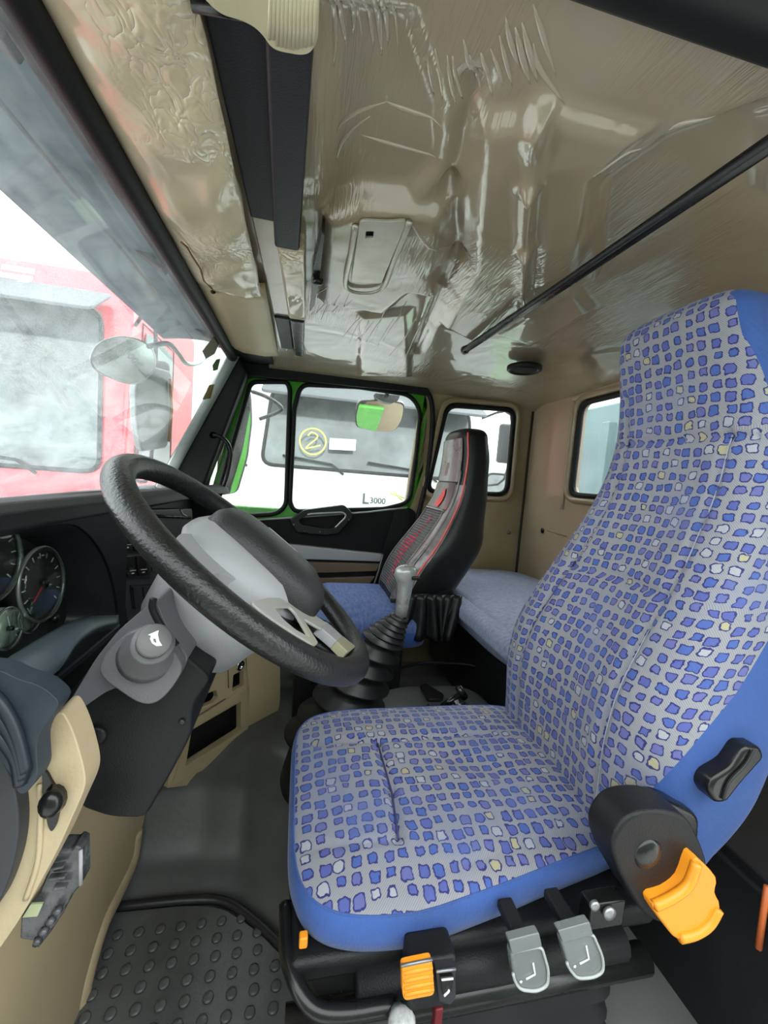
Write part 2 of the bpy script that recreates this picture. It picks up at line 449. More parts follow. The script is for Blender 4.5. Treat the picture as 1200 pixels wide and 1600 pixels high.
def glass_mat(name, tint=(1, 1, 1), haze=0.0, hazecol=(0.8, 0.85, 0.85), refl=0.06, streak=False):
    """thin pane: see-through, a Fresnel reflection, dust film scattering light"""
    m = bpy.data.materials.new(name); m.use_nodes = True
    nt = m.node_tree; nt.nodes.clear(); L = nt.links; N = nt.nodes.new
    out = N('ShaderNodeOutputMaterial')
    tr = N('ShaderNodeBsdfTransparent'); tr.inputs[0].default_value = (*tint, 1)
    gl = N('ShaderNodeBsdfGlossy'); gl.inputs['Roughness'].default_value = 0.02
    lw = N('ShaderNodeLayerWeight'); pw = N('ShaderNodeMath'); pw.operation = 'POWER'; pw.inputs[1].default_value = 4
    L.new(lw.outputs['Facing'], pw.inputs[0])
    fr = N('ShaderNodeMath'); fr.operation = 'MULTIPLY_ADD'; fr.inputs[1].default_value = 0.6; fr.inputs[2].default_value = refl
    L.new(pw.outputs[0], fr.inputs[0])
    mx = N('ShaderNodeMixShader')
    L.new(fr.outputs[0], mx.inputs[0]); L.new(tr.outputs[0], mx.inputs[1]); L.new(gl.outputs[0], mx.inputs[2])
    last = mx
    if haze > 0:
        tl = N('ShaderNodeBsdfTranslucent'); tl.inputs[0].default_value = (*hazecol, 1)
        m2 = N('ShaderNodeMixShader')
        tc = N('ShaderNodeTexCoord')
        mp = N('ShaderNodeMapping'); mp.inputs['Scale'].default_value = (3, 3, 9) if streak else (1, 1, 1)
        mp.inputs['Rotation'].default_value = (0.3, 0.7, 0.4)
        n = N('ShaderNodeTexNoise'); n.inputs['Scale'].default_value = 3; n.inputs['Detail'].default_value = 6; n.inputs['Roughness'].default_value = 0.65
        n.inputs['Distortion'].default_value = 0.8
        L.new(tc.outputs['Object'], mp.inputs[0]); L.new(mp.outputs[0], n.inputs['Vector'])
        mr = N('ShaderNodeMapRange'); mr.inputs['From Min'].default_value = 0.35; mr.inputs['From Max'].default_value = 0.75
        mr.inputs['To Min'].default_value = haze*0.6; mr.inputs['To Max'].default_value = haze*1.7
        L.new(n.outputs['Fac'], mr.inputs['Value'])
        L.new(mr.outputs[0], m2.inputs[0]); L.new(mx.outputs[0], m2.inputs[1]); L.new(tl.outputs[0], m2.inputs[2])
        last = m2
    L.new(last.outputs[0], out.inputs['Surface'])
    return m
GLASS_WS = glass_mat('dusty_windscreen_glass', (0.93, 0.97, 0.96), haze=0.13, streak=True)
GLASS_TINT = glass_mat('blue_tint_band_glass', (0.20, 0.27, 0.31), haze=0.12, hazecol=(0.35, 0.48, 0.55), streak=True)
GLASS = glass_mat('side_glass', (0.88, 0.93, 0.90), haze=0.055)
LENS = glass_mat('gauge_lens', (0.9, 0.95, 0.92), haze=0.04)
DARKGLASS = mat('dark_truck_glass', (0.03, 0.042, 0.042), 0.10, coat=0.6, col2=(0.14, 0.17, 0.17), vscale=2.2)
MIRROR = mat('mirror_glass', (0.85, 0.88, 0.86), 0.03, metal=1.0)
# ================================================================== cab shell
RX = 1.90          # inner face of the passenger side
REAR = -1.12       # rear wall
# --- floor: mat well, step, hump
def ridge_x(y):
    return interp(y, [-0.3, -0.09, -0.04, 0.0, 0.09, 0.2, 0.6], [0.72, 0.80, 0.845, 0.885, 0.965, 0.985, 0.985])
def floor_z(x, y):
    rx = ridge_x(y)
    d = x-rx
    z = sm(d, [0.0, 0.035, 0.05, 0.17, 0.30], [0.0, 0.028, 0.03, 0.185, 0.215])
    if x > 1.55: z -= sm(x, [1.55, 1.75], [0, 0.06])
    if y < -0.06 and x < 0.86:
        z = max(z, sm(-0.06-y, [0, 0.02], [0, 0.24]))
    z += 0.004*math.sin(7*x+3)*math.sin(9*y)
    return z
FLOORM = mat('grey_rubber_floor', (0.07, 0.073, 0.071), 0.34, bump=0.12, bscale=90, col2=(0.13, 0.135, 0.13), vscale=2.5)
fl = grid('floor', lambda u, v: (0.12+u*1.85, -1.16+v*1.86, floor_z(0.12+u*1.85, -1.16+v*1.86)), 110, 110, FLOORM, solid=0.02)
struct(fl)
st = box('trim_1', (0.09, -0.1, -0.02), (0.10, 1.9, 0.06), BLACK, bevel=0.01)
struct(st)

# --- ceiling with pressed panels under clear film
def poly_px(pts, z=1.5):
    return [PZ(a, b, z)[:2] for a, b in pts]
def sd_poly(x, y, poly):
    """signed distance (negative inside)"""
    d = 1e9; inside = False; n = len(poly); j = n-1
    for i in range(n):
        ax, ay = poly[i]; bx, by = poly[j]
        d = min(d, seg_dist(x, y, poly[i], poly[j]))
        if (ay > y) != (by > y) and x < (bx-ax)*(y-ay)/(by-ay)+ax: inside = not inside
        j = i
    return -d if inside else d
panels = [
    (poly_px([(505, 40), (640, 60), (690, 210), (688, 300), (640, 335), (560, 330), (505, 350)]), 0.012),
    (poly_px([(505, 350), (560, 332), (650, 345), (702, 350), (678, 440), (690, 480), (640, 470), (600, 500), (500, 480)]), -0.014),
    (poly_px([(745, 210), (850, 195), (825, 260), (818, 470), (745, 545), (690, 520), (735, 440)]), -0.013),
    (poly_px([(905, 470), (925, 495), (830, 548), (770, 530), (872, 470)]), -0.012),
    (poly_px([(860, 190), (1010, 230), (930, 300), (905, 440), (835, 470), (838, 290)]), -0.010),
    (poly_px([(930, 320), (1030, 250), (1190, 190), (1190, 330), (1000, 430), (930, 460)]), 0.010),
    (poly_px([(560, 505), (640, 500), (640, 590), (560, 585)]), -0.008),
]
def ceil_z(x, y):
    z = 1.5 + 0.035*max(0, 1-((x-1.0)/0.9)**2)*max(0, 1-((y+0.35)/0.75)**2)
    for poly, h in panels:
        d = sd_poly(x, y, poly)
        if d < 0.02:
            t = max(0, min(1, (0.014-d)/0.034)); z += 1.7*h*(t*t*(3-2*t))
    # ribs pressed along the strong bend
    for a, b, w, h in RIBS:
        d = seg_dist(x, y, a, b)
        if d < w*2.5: z -= h*math.exp(-(d/w)**2)
    # roll down to the rear wall and side
    if y < -0.95: z -= 0.035*((-0.95-y)/0.17)**2
    if x > 1.78: z -= 0.03*((x-1.78)/0.12)**2
    return z
RB = poly_px([(842, 195), (828, 300), (822, 400), (818, 500)])
RB2 = poly_px([(735, 170), (700, 330), (712, 430), (650, 560)])
RIBS = [(RB[i], RB[i+1], 0.013, 0.024) for i in range(3)] + [(RB2[i], RB2[i+1], 0.018, -0.020) for i in range(3)]
CX0, CX1, CY0, CY1 = 0.345, RX+0.01, REAR-0.02, 0.16
ce = grid('ceiling', lambda u, v: (CX0+u*(CX1-CX0), CY0+v*(CY1-CY0), ceil_z(CX0+u*(CX1-CX0), CY0+v*(CY1-CY0))), 290, 250, FILMROOF, solid=-0.012)
struct(ce)
CREASE = film_mat('clear_film_crease', (0.40, 0.345, 0.26), rough=0.22, wr=0.2, big=0.1)
def crease(p0, p1, r, bend=0.0):
    a = PZ(*p0, 1.5); b = PZ(*p1, 1.5); n = 9; pts = []; rr = []
    for i in range(n):
        t = i/(n-1); x = a[0]+(b[0]-a[0])*t; y = a[1]+(b[1]-a[1])*t+bend*math.sin(math.pi*t)
        pts.append((x, y, ceil_z(x, y)+0.0002)); rr.append(r*max(0.12, math.sin(math.pi*(0.06+0.88*t))))
    tube('film_crease', pts, rr, CREASE, ce, n=8, flat=0.8)
rc = random.Random(3)
for i in range(14):
    x = 672+i*13+rc.uniform(-3, 3); y0 = 130-i*5+rc.uniform(-18, 18)-(20 if i > 8 else 0)
    crease((x-6+i*0.5, y0), (x+4+i*1.8, y0+70+rc.uniform(-15, 25)), rc.uniform(0.002, 0.0042), rc.uniform(-.003, .003))
for i in range(8):
    x = 512+i*14+rc.uniform(-3, 3)
    crease((x-4, -20+rc.uniform(0, 30)), (x+8+rc.uniform(-4, 6), 110+rc.uniform(0, 60)), rc.uniform(0.002, 0.004), rc.uniform(-.004, .004))
for i in range(18):
    x = 482+i*9+rc.uniform(-2, 2); y = 530+i*1.5+rc.uniform(-10, 10)-(30 if i < 6 else 0)
    crease((x, y), (x+22+rc.uniform(-6, 16), y-30-rc.uniform(0, 22)), rc.uniform(0.0016, 0.003), 0)
for p0, p1 in (((522, 255), (600, 215)), ((523, 300), (575, 235)), ((600, 215), (688, 245)), ((640, 350), (700, 420)), ((560, 262), (690, 300)), ((925, 290), (1010, 262)), ((1040, 235), (1120, 215)), ((830, 100), (880, 190))):
    crease(p0, p1, 0.0035, 0.012)
rf = box('trim_2', (0.97, -0.31, 1.60), (1.86, 1.66, 0.03), GREEN, bevel=0.01)   # outer roof skin
struct(rf)
rk = box('trim_3', (0.97, 0.33, 1.575), (1.86, 0.10, 0.06), RUBBER, bevel=0.01); struct(rk)

# --- rear wall with window
w = [PY(a, b, REAR) for a, b in [(928, 622), (1010, 600), (1040, 780), (912, 772)]]
wx1 = 1.535; wx0 = 1.14; wz0 = 1.045; wz1 = 1.425
hole = rnd([(wx0, REAR, wz0), (wx1, REAR, wz0), (wx1, REAR, wz1), (wx0, REAR, wz1)], 0.05)
out = [(0.30, REAR, 0.10), (RX+0.01, REAR, 0.10), (RX+0.01, REAR, 1.53), (0.30, REAR, 1.53)]
def pressed_wall_mat():
    m = mat('rear_wall_painted', (0.42, 0.35, 0.235), 0.36, coat=0.4, col2=(0.42, 0.29, 0.20), vscale=2.2, bump=0.06, bscale=25)
    return m
WALLM = pressed_wall_mat()
WALLM2 = mat('side_wall_painted', (0.38, 0.30, 0.18), 0.36, coat=0.4, col2=(0.28, 0.20, 0.11), vscale=3.2, bump=0.06, bscale=25)
WALLSTAIN = mat('side_wall_stained', (0.20, 0.15, 0.08), 0.5, col2=(0.36, 0.29, 0.18), vscale=8)
rw = holed('wall_rear', out, [hole], (0, -0.03, 0), WALLM, bevel=0.008); struct(rw)
def seal_ring(name, loop, r, m, parent=None, flat=1.0):
    return tube(name, loop, r, m, parent, closed=True, n=8)
wr = thing('window_1', None, None); del wr  # placeholder removed below
def window_struct(nm, loop, normal, glassm, extra=None):
    """seal, raised rim and pane of a fixed window set in a wall"""
    nrm = Vector(normal)
    fr_ = tube(nm, loop, 0.013, RUBBER, None, closed=True, n=8); struct(fr_)
    pane = mesh('pane', [tuple(Vector(p)-nrm*0.004) for p in loop], [tuple(range(len(loop)))], glassm, fr_)
    rim = tube('rim', [tuple(Vector(p)+nrm*0.006+(Vector(p)-sum((Vector(q) for q in loop), Vector())/len(loop)).normalized()*0.028) for p in loop], 0.014, WALLM2, fr_, closed=True, n=8)
    return fr_
for ob in [o for o in bpy.data.objects if o.name.startswith('window_1')]: bpy.data.objects.remove(ob)
window_struct('window_1', hole, (0, 1, 0), GLASS)

# --- passenger side wall panel behind the door, with the quarter window
q = [PX(a, b, RX) for a, b in [(703, 634), (801, 642), (797, 772), (728, 784)]]
qh = rnd([(RX, -0.60, 1.005), (RX, -1.02, 1.02), (RX, -1.015, 1.44), (RX, -0.665, 1.425)], 0.055)
out = [(RX, -0.545, 1.53), (RX, REAR-0.03, 1.53), (RX, REAR-0.03, 0.10), (RX, -0.36, 0.10), (RX, -0.40, 0.60), (RX, -0.50, 0.95)]
sw = holed('wall_right', out, [qh], (0.035, 0, 0), WALLM2, bevel=0.008); struct(sw)
window_struct('window_2', qh, (-1, 0, 0), GLASS)
# seams and pressed dirt on the walls
tr = tube('trim_4', [(RX-0.004, REAR+0.004, 0.15), (RX-0.004, REAR+0.004, 1.48)], 0.006, mat('dark_joint', (0.03, 0.022, 0.012), 0.6)); struct(tr)
tr = tube('trim_5', smoothpath([(RX-0.01, -0.56, 1.503), (RX-0.01, -0.9, 1.497), (RX-0.01, REAR+0.01, 1.487), (1.5, REAR+0.01, 1.487), (0.9, REAR+0.01, 1.487), (0.32, REAR+0.01, 1.487)], 4), 0.007, RUBBER); struct(tr)
# screws and holes on the panels
bolt_spots = [PX(755, 822, RX-0.001), PX(795, 832, RX-0.001), PX(802, 700, RX-0.001)]
for p in bolt_spots:
    b_ = lathe('bolt', p, (-1, 0, 0), [(0, 0.010), (0.003, 0.010), (0.005, 0.006)], STEEL, sw, n=10)
b_ = lathe('bolt', PY(848, 829, REAR+0.001), (0, 1, 0), [(0, 0.013), (0.003, 0.013), (0.005, 0.007)], BLACKG, rw, n=10)
b_ = tube('scratch', [PY(855, 829, REAR+0.002), PY(885, 838, REAR+0.002)], 0.002, WALLSTAIN, rw)
# raised weld ribs beside the rear window
for dx_ in (0.05,):
    rb_ = tube('pressed_rib', smoothpath([(wx1+dx_, REAR+0.002, 0.98), (wx1+dx_, REAR+0.002, 1.40), (wx1+0.03, REAR+0.002, 1.455), (wx0, REAR+0.002, 1.465)], 6), 0.010, WALLM, rw, flat=0.7)

# --- windscreen
def ws_pt(x, t):
    """t 0 at the base, 1 at the header"""
    yb = 0.60 - 0.10*max(0, (x-1.2)/0.65)**2; zb = 0.945
    yt = 0.315; zt = 1.505
    return (x, yb+(yt-yb)*t - 0.012*math.sin(math.pi*t), zb+(zt-zb)*t)
def tint_t(x): return 0.69
def ws_make(name, t0, t1, m):
    return grid(name, lambda u, v: ws_pt(0.02+u*1.83, t0+(t1-t0)*v), 24, 10, m)
win = ws_make('window_3', 0.0, 1.0, GLASS_WS); struct(win)
# header seal
hs = tube('trim_6', [ (x, 0.298, 1.492) for x in np.linspace(0.02, 1.80, 12)] , 0.021, RUBBER, n=10); struct(hs)
hs2 = tube('trim_7', smoothpath([(1.79, 0.300, 1.495), (1.80, 0.31, 1.47), (1.80, 0.40, 1.28), (1.80, 0.50, 1.08), (1.80, 0.565, 0.94)], 5), 0.010, RUBBER, n=8); struct(hs2)
wf = grid('trim_8', lambda u, v: (1.79+0.02*u, 0.315+0.0*u+(0.565-0.315)*v-0.035*u, 1.50+(0.95-1.50)*v+0.0*u), 2, 6, mat('white_pinchweld', (0.55, 0.6, 0.58), 0.4), solid=0.02); struct(wf)

# --- A-pillar trim on the passenger side (black) and header of the door
pil = [PX(a, b, 1.80) for a, b in [(362, 545), (385, 566), (372, 600), (312, 775), (268, 775)]]
prof = [(1.80, 0.315, 1.505), (1.80, 0.27, 1.50), (1.80, 0.24, 1.44), (1.80, 0.395, 0.93), (1.80, 0.53, 0.93)]
ap = prism('wall_front', prof, (0.09, 0, 0), BLACK, bevel=0.012, seg=3); struct(ap)
dh = prism('trim_9', [PX(a, b, RX-0.03) for a, b in [(362, 548), (475, 578), (600, 593), (668, 603), (675, 618), (640, 612), (560, 604), (440, 592), (395, 588), (355, 600)]], (0.04, 0, 0), BLACK, bevel=0.006); struct(dh)
# B-pillar edge seal
bs = tube('trim_10', smoothpath([PX(a, b, RX-0.012) for a, b in [(655, 601), (672, 620), (676, 660), (668, 740), (655, 800), (640, 860)]], 5), 0.012, RUBBER, n=8); struct(bs)

# --- driver's door opening: header seal and sill edges near the camera
nh = tube('trim_11', smoothpath([(0.332, 0.25, 1.49), (0.332, -0.25, 1.492), (0.325, -0.6, 1.487), (0.31, -1.0, 1.47)], 5), 0.030, RUBBER, n=12); struct(nh)
nh2 = box('trim_12', (0.245, -0.40, 1.55), (0.16, 1.3, 0.10), GREEN, bevel=0.02); struct(nh2)
nb = box('wall_left', (0.24, -1.02, 0.75), (0.10, 0.22, 1.5), BLACK, bevel=0.02); struct(nb)
# ================================================================== overhead console, visor, roof things
oh = thing('overhead_console', 'beige overhead console above the windscreen, half wrapped in plastic film, with a dark tray', 'console', (1.0, 0.15, 1.49))
def strip(name, x0, x1, ys, zs, m, parent, n=12, rough=0.0, th=0.010, xf=None):
    def f(u, v):
        x = x0+(x1-x0)*u
        k = v*(len(ys)-1); i = min(int(k), len(ys)-2); t = k-i
        y = ys[i]*(1-t)+ys[i+1]*t; z = zs[i]*(1-t)+zs[i+1]*t
        if xf: y, z = xf(u, v, y, z)
        return (x, y, z)
    return grid(name, f, n, 4*(len(ys)-1), m, parent, solid=th)
def wrapf(u, v, y, z):
    return y, z-0.006*math.sin(3.1*u*9+4*v)*math.sin(5*v+7*u)*math.sin(math.pi*v)
o = strip('front_panel', 0.42, 1.12, [0.285, 0.24, 0.16, 0.122], [1.495, 1.477, 1.474, 1.482], FILMBEI, oh, n=90, xf=wrapf, th=-0.02)
o['label'] = 'beige panel still wrapped in crumpled clear plastic'
o = strip('corner_filler', 1.66, 1.89, [0.30, 0.22, 0.14], [1.497, 1.492, 1.494], BLACK, oh, n=4, th=-0.015)
o = strip('end_panel', 1.10, 1.68, [0.285, 0.24, 0.16, 0.112], [1.499, 1.484, 1.481, 1.489], mat('aged_beige_panel', (0.58, 0.47, 0.28), 0.45, var=0.08, vscale=3), oh, n=10, th=-0.02)
# dark recess panel and its walls
o = prism('tray_back', [(0.44, 0.126, 1.505), (0.83, 0.118, 1.505), (0.83, 0.066, 1.505), (0.44, 0.06, 1.505)], (0, 0, 0.02), DGREY, oh)
o = prism('tray_lip', [(0.44, 0.062, 1.488), (0.885, 0.078, 1.488), (0.885, 0.03, 1.488), (0.44, 0.012, 1.488)], (0, 0, 0.05), DGREY, oh, bevel=0.006)
COP = mat('copper_beige_film', (0.40, 0.29, 0.21), 0.3, coat=0.8, col2=(0.46, 0.38, 0.28), vscale=7, bump=0.3, bscale=12)
o = prism('recess_panel', [(0.83, 0.118, 1.510), (1.34, 0.108, 1.510), (1.34, 0.055, 1.510), (0.83, 0.066, 1.510)], (0, 0, 0.02), COP, oh)
o = prism('wrapped_lip', [(0.885, 0.074, 1.490), (1.27, 0.062, 1.490), (1.27, 0.012, 1.490), (0.885, 0.018, 1.490)], (0, 0, 0.05), FILMBEI, oh, bevel=0.008)
o = prism('end_tray', [(1.31, 0.105, 1.503), (1.62, 0.098, 1.503), (1.62, 0.055, 1.503), (1.31, 0.06, 1.503)], (0, 0, 0.02), DGREY, oh)
o = prism('end_lip', [(1.27, 0.060, 1.487), (1.64, 0.05, 1.487), (1.64, 0.016, 1.487), (1.27, 0.016, 1.487)], (0, 0, 0.05), BLACKG, oh, bevel=0.006)
o = lathe('screw', PZ(333, 455, 1.484), (0, 0, -1), [(0, 0.006), (0.004, 0.006), (0.006, 0.003)], BLACKG, oh, n=8)
tear = tube('torn_edge', [PZ(a, b, 1.475) for a, b in [(283, 378), (292, 386), (300, 400), (313, 420), (318, 438), (332, 452)]], 0.0018, mat('brown_tear', (0.18, 0.08, 0.03), 0.6), oh)

vis = thing('sun_visor', 'ribbed beige sun visor flap in clear plastic, at the near end of the console', 'visor', (0.42, 0.05, 1.47))
vp = rnd([PZ(a, b, 1.465) for a, b in [(300, -20), (500, -30), (497, 72), (480, 92), (425, 82), (408, 55), (385, 38), (340, 26)]], 0.012)
vm = film_mat('ribbed_visor_film', (0.50, 0.45, 0.29), rough=0.4, coat=0.8, wr=0.5, stretch=(5, 40, 5), scale=4, big=0.2)
prism('flap', vp, (0, 0, 0.018), vm, vis, bevel=0.006, seg=3)
for i in range(12):
    a = PZ(424+i*6.4, -20, 1.4655); b = PZ(420+i*6.4, 60 if i < 2 else 76-abs(i-6)*1.5, 1.4655)
    tube('rib', [a, b], 0.0022, vm, vis, n=6)
tube('hinge_rod', [PZ(300, 8, 1.475), PZ(420, 30, 1.475)], 0.005, BLACKG, vis)

# round black lens / switch block beside the console
dk = thing('roof_lamp', 'black oval roof lamp housing standing edge-on beside the wrapped console lip', 'lamp', (1.0, -0.02, 1.49))
pts = [PZ(a, b, 1.485) for a, b in [(503, 362), (498, 385), (489, 420), (487, 460), (484, 488), (491, 478), (499, 440), (503, 400), (507, 368)]]
prism('housing', rnd(pts, 0.004, 3), (0, 0, 0.03), BLACKG, dk, bevel=0.004)
lathe('knob', PZ(497, 437, 1.482), (0, 0, -1), [(0, 0.012), (0.008, 0.012), (0.011, 0.008)], BLACKG, dk, n=14)

# metal bracket plate
br = thing('roof_bracket', 'bare metal bracket plate with a square hole, under the filmed roof sheet', 'bracket', (0.9, -0.1, 1.5))
BRM = mat('bright_bracket_metal', (0.55, 0.52, 0.45), 0.3, metal=0.35, coat=0.5, col2=(0.42, 0.38, 0.30), vscale=12, bump=0.3, bscale=20)
bo = [PZ(a, b, 1.497) for a, b in [(562, 345), (607, 348), (636, 345), (596, 444), (548, 441)]]
holep = rnd([PZ(a, b, 1.497) for a, b in [(572, 362), (584, 362), (583, 373), (571, 373)]], 0.003)
holed('plate', rnd(bo, 0.012), [holep], (0, 0, 0.006), BRM, br, bevel=0.002)
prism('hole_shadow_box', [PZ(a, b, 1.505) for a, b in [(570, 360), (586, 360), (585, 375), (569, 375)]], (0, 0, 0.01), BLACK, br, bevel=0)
tube('pressed_edge', smoothpath([PZ(a, b, 1.5) for a, b in [(556, 352), (548, 400), (540, 446), (560, 458), (596, 452), (618, 400), (640, 346)]], 5), 0.006, BRM, br, flat=0.6)

# rod across the cab
rod = thing('curtain_rail', 'thin black curtain rail running across the roof above the seats', 'rail', (0.9, -0.52, 1.48))
a = Vector((0.30, -0.528, 1.484)); b = Vector(PZ(728, 546, 1.494))
tube('bar', [tuple(a), tuple(a.lerp(b, 0.5)+Vector((0, 0, -0.003))), tuple(b)], 0.009, BLACKG, rod, n=8, flat=1.4)
tube('groove_strip', [tuple(a+Vector((0, 0.008, -0.004))), tuple(b+Vector((0, 0.008, -0.004)))], 0.005, DGREY, rod, n=6)
lathe('end_cap', tuple(b+Vector((-0.02, 0, 0))), (1, 0, 0), [(0, 0.010), (0.03, 0.015), (0.035, 0.012)], BLACKG, rod, n=12)

sp = thing('roof_speaker', 'round black speaker grille in the rear corner of the roof', 'speaker', PZ(819, 578, 1.487))
c = Vector(PZ(819, 578, 1.487))
lathe('rim', tuple(c+Vector((0, 0, 0.012))), (0, 0, -1), [(0, 0.062), (0.012, 0.062), (0.018, 0.055), (0.012, 0.048)], BLACK, sp, n=32)
lathe('grille', tuple(c+Vector((0, 0, 0.008))), (0, 0, -1), [(0, 0.05), (0.008, 0.045), (0.012, 0.02)], mat('speaker_mesh', (0.008, 0.008, 0.008), 0.8, bump=1, bscale=900), sp, n=32)
# ================================================================== passenger door
pd = thing('passenger_door', 'green passenger door with black inner panel, two windows and a white trim strip', 'door', (RX, 0, 0.2))
DX = RX
def L(pts, x=DX): return [PX(a, b, x) for a, b in pts]
outer = rnd(L([(372, 580), (520, 588), (655, 606), (668, 622), (668, 660), (661, 740), (640, 800), (520, 818), (395, 820), (320, 800), (352, 690)]), 0.03)
h1 = rnd(L([(392, 597), (449, 597), (453, 610), (447, 790), (432, 803), (385, 806), (338, 790), (352, 735)]), [0.03, 0.02, 0.01, 0.03, 0.03, 0.02, 0.02, 0.03])
h2 = rnd(L([(470, 601), (560, 605), (640, 617), (657, 640), (650, 710), (640, 785), (600, 795), (460, 799), (453, 785), (460, 640)]), [0.04, 0.02, 0.04, 0.05, 0.02, 0.05, 0.02, 0.03, 0.02, 0.02])
holed('window_frame', outer, [h1, h2], (0.035, 0, 0), GREEN, pd, bevel=0.006)
for h, nm in ((h1, 'quarter_pane'), (h2, 'main_pane')):
    tube('seal', [(x-0.003, y, z) for x, y, z in h], 0.0105, RUBBER, pd, closed=True, n=8)
    pn = mesh(nm, [(x+0.02, y, z) for x, y, z in h], [tuple(range(len(h)))], GLASS, pd)
# outer green skin below the belt (mirrors see it)
box('outer_skin', (DX+0.09, -0.12, 0.45), (0.03, 0.95, 0.85), GREEN, pd, bevel=0.01)
# inner panel
ip = L([(395, 812), (450, 808), (520, 803), (560, 800), (620, 794), (642, 794), (650, 800), (640, 940), (560, 1000), (440, 1000), (330, 960), (340, 815)], DX-0.012)
prism('inner_panel', rnd(ip, 0.012), (0.03, 0, 0), mat('black_door_card', (0.007, 0.007, 0.008), 0.5, spec=0.2, bump=0.2, bscale=300), pd, bevel=0.006)
prism('rear_bolster', rnd(L([(618, 796), (640, 795), (636, 940), (575, 985), (590, 900), (598, 862)], DX-0.022), 0.01), (0.03, 0, 0), BLACK, pd, bevel=0.01)
tube('belt_strip', L([(395, 813), (450, 809), (520, 804), (575, 800), (636, 793)], DX-0.014), 0.0045, mat('silver_trim', (0.45, 0.46, 0.45), 0.35), pd)
prism('armrest_strip', L([(428, 848), (470, 852), (598, 866), (594, 878), (440, 873), (428, 868)], DX-0.035), (0.03, 0, 0), mat('silver_white_trim', (0.42, 0.42, 0.43), 0.35, metal=0.2), pd, bevel=0.005)
BRN = mat('brown_pocket_trim', (0.16, 0.115, 0.075), 0.45)
prism('pocket_upper', L([(440, 877), (594, 881), (588, 893), (445, 897)], DX-0.026), (0.02, 0, 0), BRN, pd, bevel=0.004)
prism('pocket_lower', L([(455, 905), (586, 901), (575, 916), (555, 925), (455, 925)], DX-0.026), (0.02, 0, 0), BRN, pd, bevel=0.004)
tube('pocket_edge', L([(598, 866), (592, 890), (585, 912), (570, 924)], DX-0.03), 0.004, mat('grey_edge', (0.2, 0.2, 0.2), 0.4), pd)
prism('latch_housing', rnd(L([(428, 848), (445, 850), (462, 872), (440, 874), (428, 866)], DX-0.042), 0.005), (0.012, 0, 0), LGREY, pd, bevel=0.003)
prism('door_handle', rnd(L([(432, 851), (440, 852), (449, 866), (441, 866)], DX-0.05), 0.004), (0.012, 0, 0), BLACKG, pd, bevel=0.003)
# hexagonal pull handle
gp = L([(452, 812), (475, 797), (538, 789), (551, 802), (551, 808), (528, 834), (505, 836), (463, 831)], DX-0.05)
gi = L([(467, 813), (483, 803), (535, 800), (540, 804), (540, 808), (524, 824), (508, 826), (470, 819)], DX-0.05)
hb_ = holed('pull_handle', rnd(gp, 0.012), [rnd(gi, 0.008)], (0.035, 0, 0), BLACKG, pd, bevel=0.005)
tube('handle_inlay', [(x-0.002, y, z) for x, y, z in rnd(gi, 0.008)][6:34], 0.004, mat('silver_trim2', (0.5, 0.5, 0.5), 0.3, metal=0.5), pd)
for a, b in [(459, 820), (500, 831), (545, 812)]:
    lathe('screw', PX(a, b, DX-0.05), (-1, 0, 0), [(0, 0.004), (0.002, 0.003)], STEEL, pd, n=8)

# green strip and grab handle at the A-pillar
gs = tube('trim_13', L([(352, 640), (330, 735), (322, 770)], 1.86), 0.006, GREEN); struct(gs)
gr = thing('pillar_grab_handle', 'thin black loop grab handle on the windscreen pillar beside the quarter window', 'handle', PX(350, 720, 1.8))
tube('bar', smoothpath(L([(333, 680), (343, 682), (355, 692), (360, 710), (354, 745), (342, 778)], 1.80), 6), 0.009, BLACKG, gr, n=10)
lathe('mount', PX(333, 680, 1.80), (1, 0, 0), [(0, 0.014), (0.02, 0.016)], BLACKG, gr, n=12)
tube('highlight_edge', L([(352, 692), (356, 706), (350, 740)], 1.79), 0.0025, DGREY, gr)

# ------------------------------------------------------------------ outside mirrors
km = thing('kerb_mirror', 'small rounded kerb-view mirror hanging outside the top of the passenger window', 'mirror', PX(592, 650, RX+0.12))
KMC = Vector(PX(592, 650, RX+0.55)); KMN = Vector((-math.cos(math.radians(32)), 0, -math.sin(math.radians(32))))
def KM_(a, b):
    d = Vector(ray(a, b)); c = Vector(CAM); return tuple(c+d*((KMC-c).dot(KMN)/d.dot(KMN)))
mp_ = rnd([KM_(a, b) for a, b in [(560, 626), (600, 624), (633, 630), (630, 655), (618, 674), (590, 675), (556, 668), (554, 650)]], 0.03)
prism('housing', mp_, tuple(-KMN*0.04), BLACKG, km, bevel=0.006)
cpt = sum((Vector(p) for p in mp_), Vector())/len(mp_)
gl = []
for p in mp_:
    v = Vector(p)-cpt; gl.append(tuple(cpt+v*0.94+KMN*0.003))
prism('mirror_glass', gl, tuple(KMN*0.002), MIRROR, km, bevel=0)
prism('bracket', rnd(L([(586, 614), (625, 618), (622, 626), (612, 630), (600, 628), (588, 622)], RX+0.45), 0.006), (0.06, 0, 0), BLACKG, km, bevel=0.004)
tube('arm', [PX(605, 618, RX+0.46), (RX+0.20, -0.40, 1.56), (RX+0.02, -0.38, 1.58)], 0.012, BLACKG, km)
sm_ = thing('wing_mirror', 'tall wing mirror on the passenger side, seen edge-on through the quarter window', 'mirror', PX(380, 700, RX+0.3))
wp = rnd([PX(a, b, RX+0.30) for a, b in [(380, 605), (393, 612), (395, 660), (388, 715), (372, 770), (340, 775), (345, 700)]], 0.03)
prism('housing', wp, (0.05, 0.02, 0), GREY, sm_, bevel=0.012)
prism('mirror_glass', [tuple(Vector(p)*1+Vector((-0.006, 0.01, 0))) for p in wp], (0.003, 0, 0), MIRROR, sm_, bevel=0)
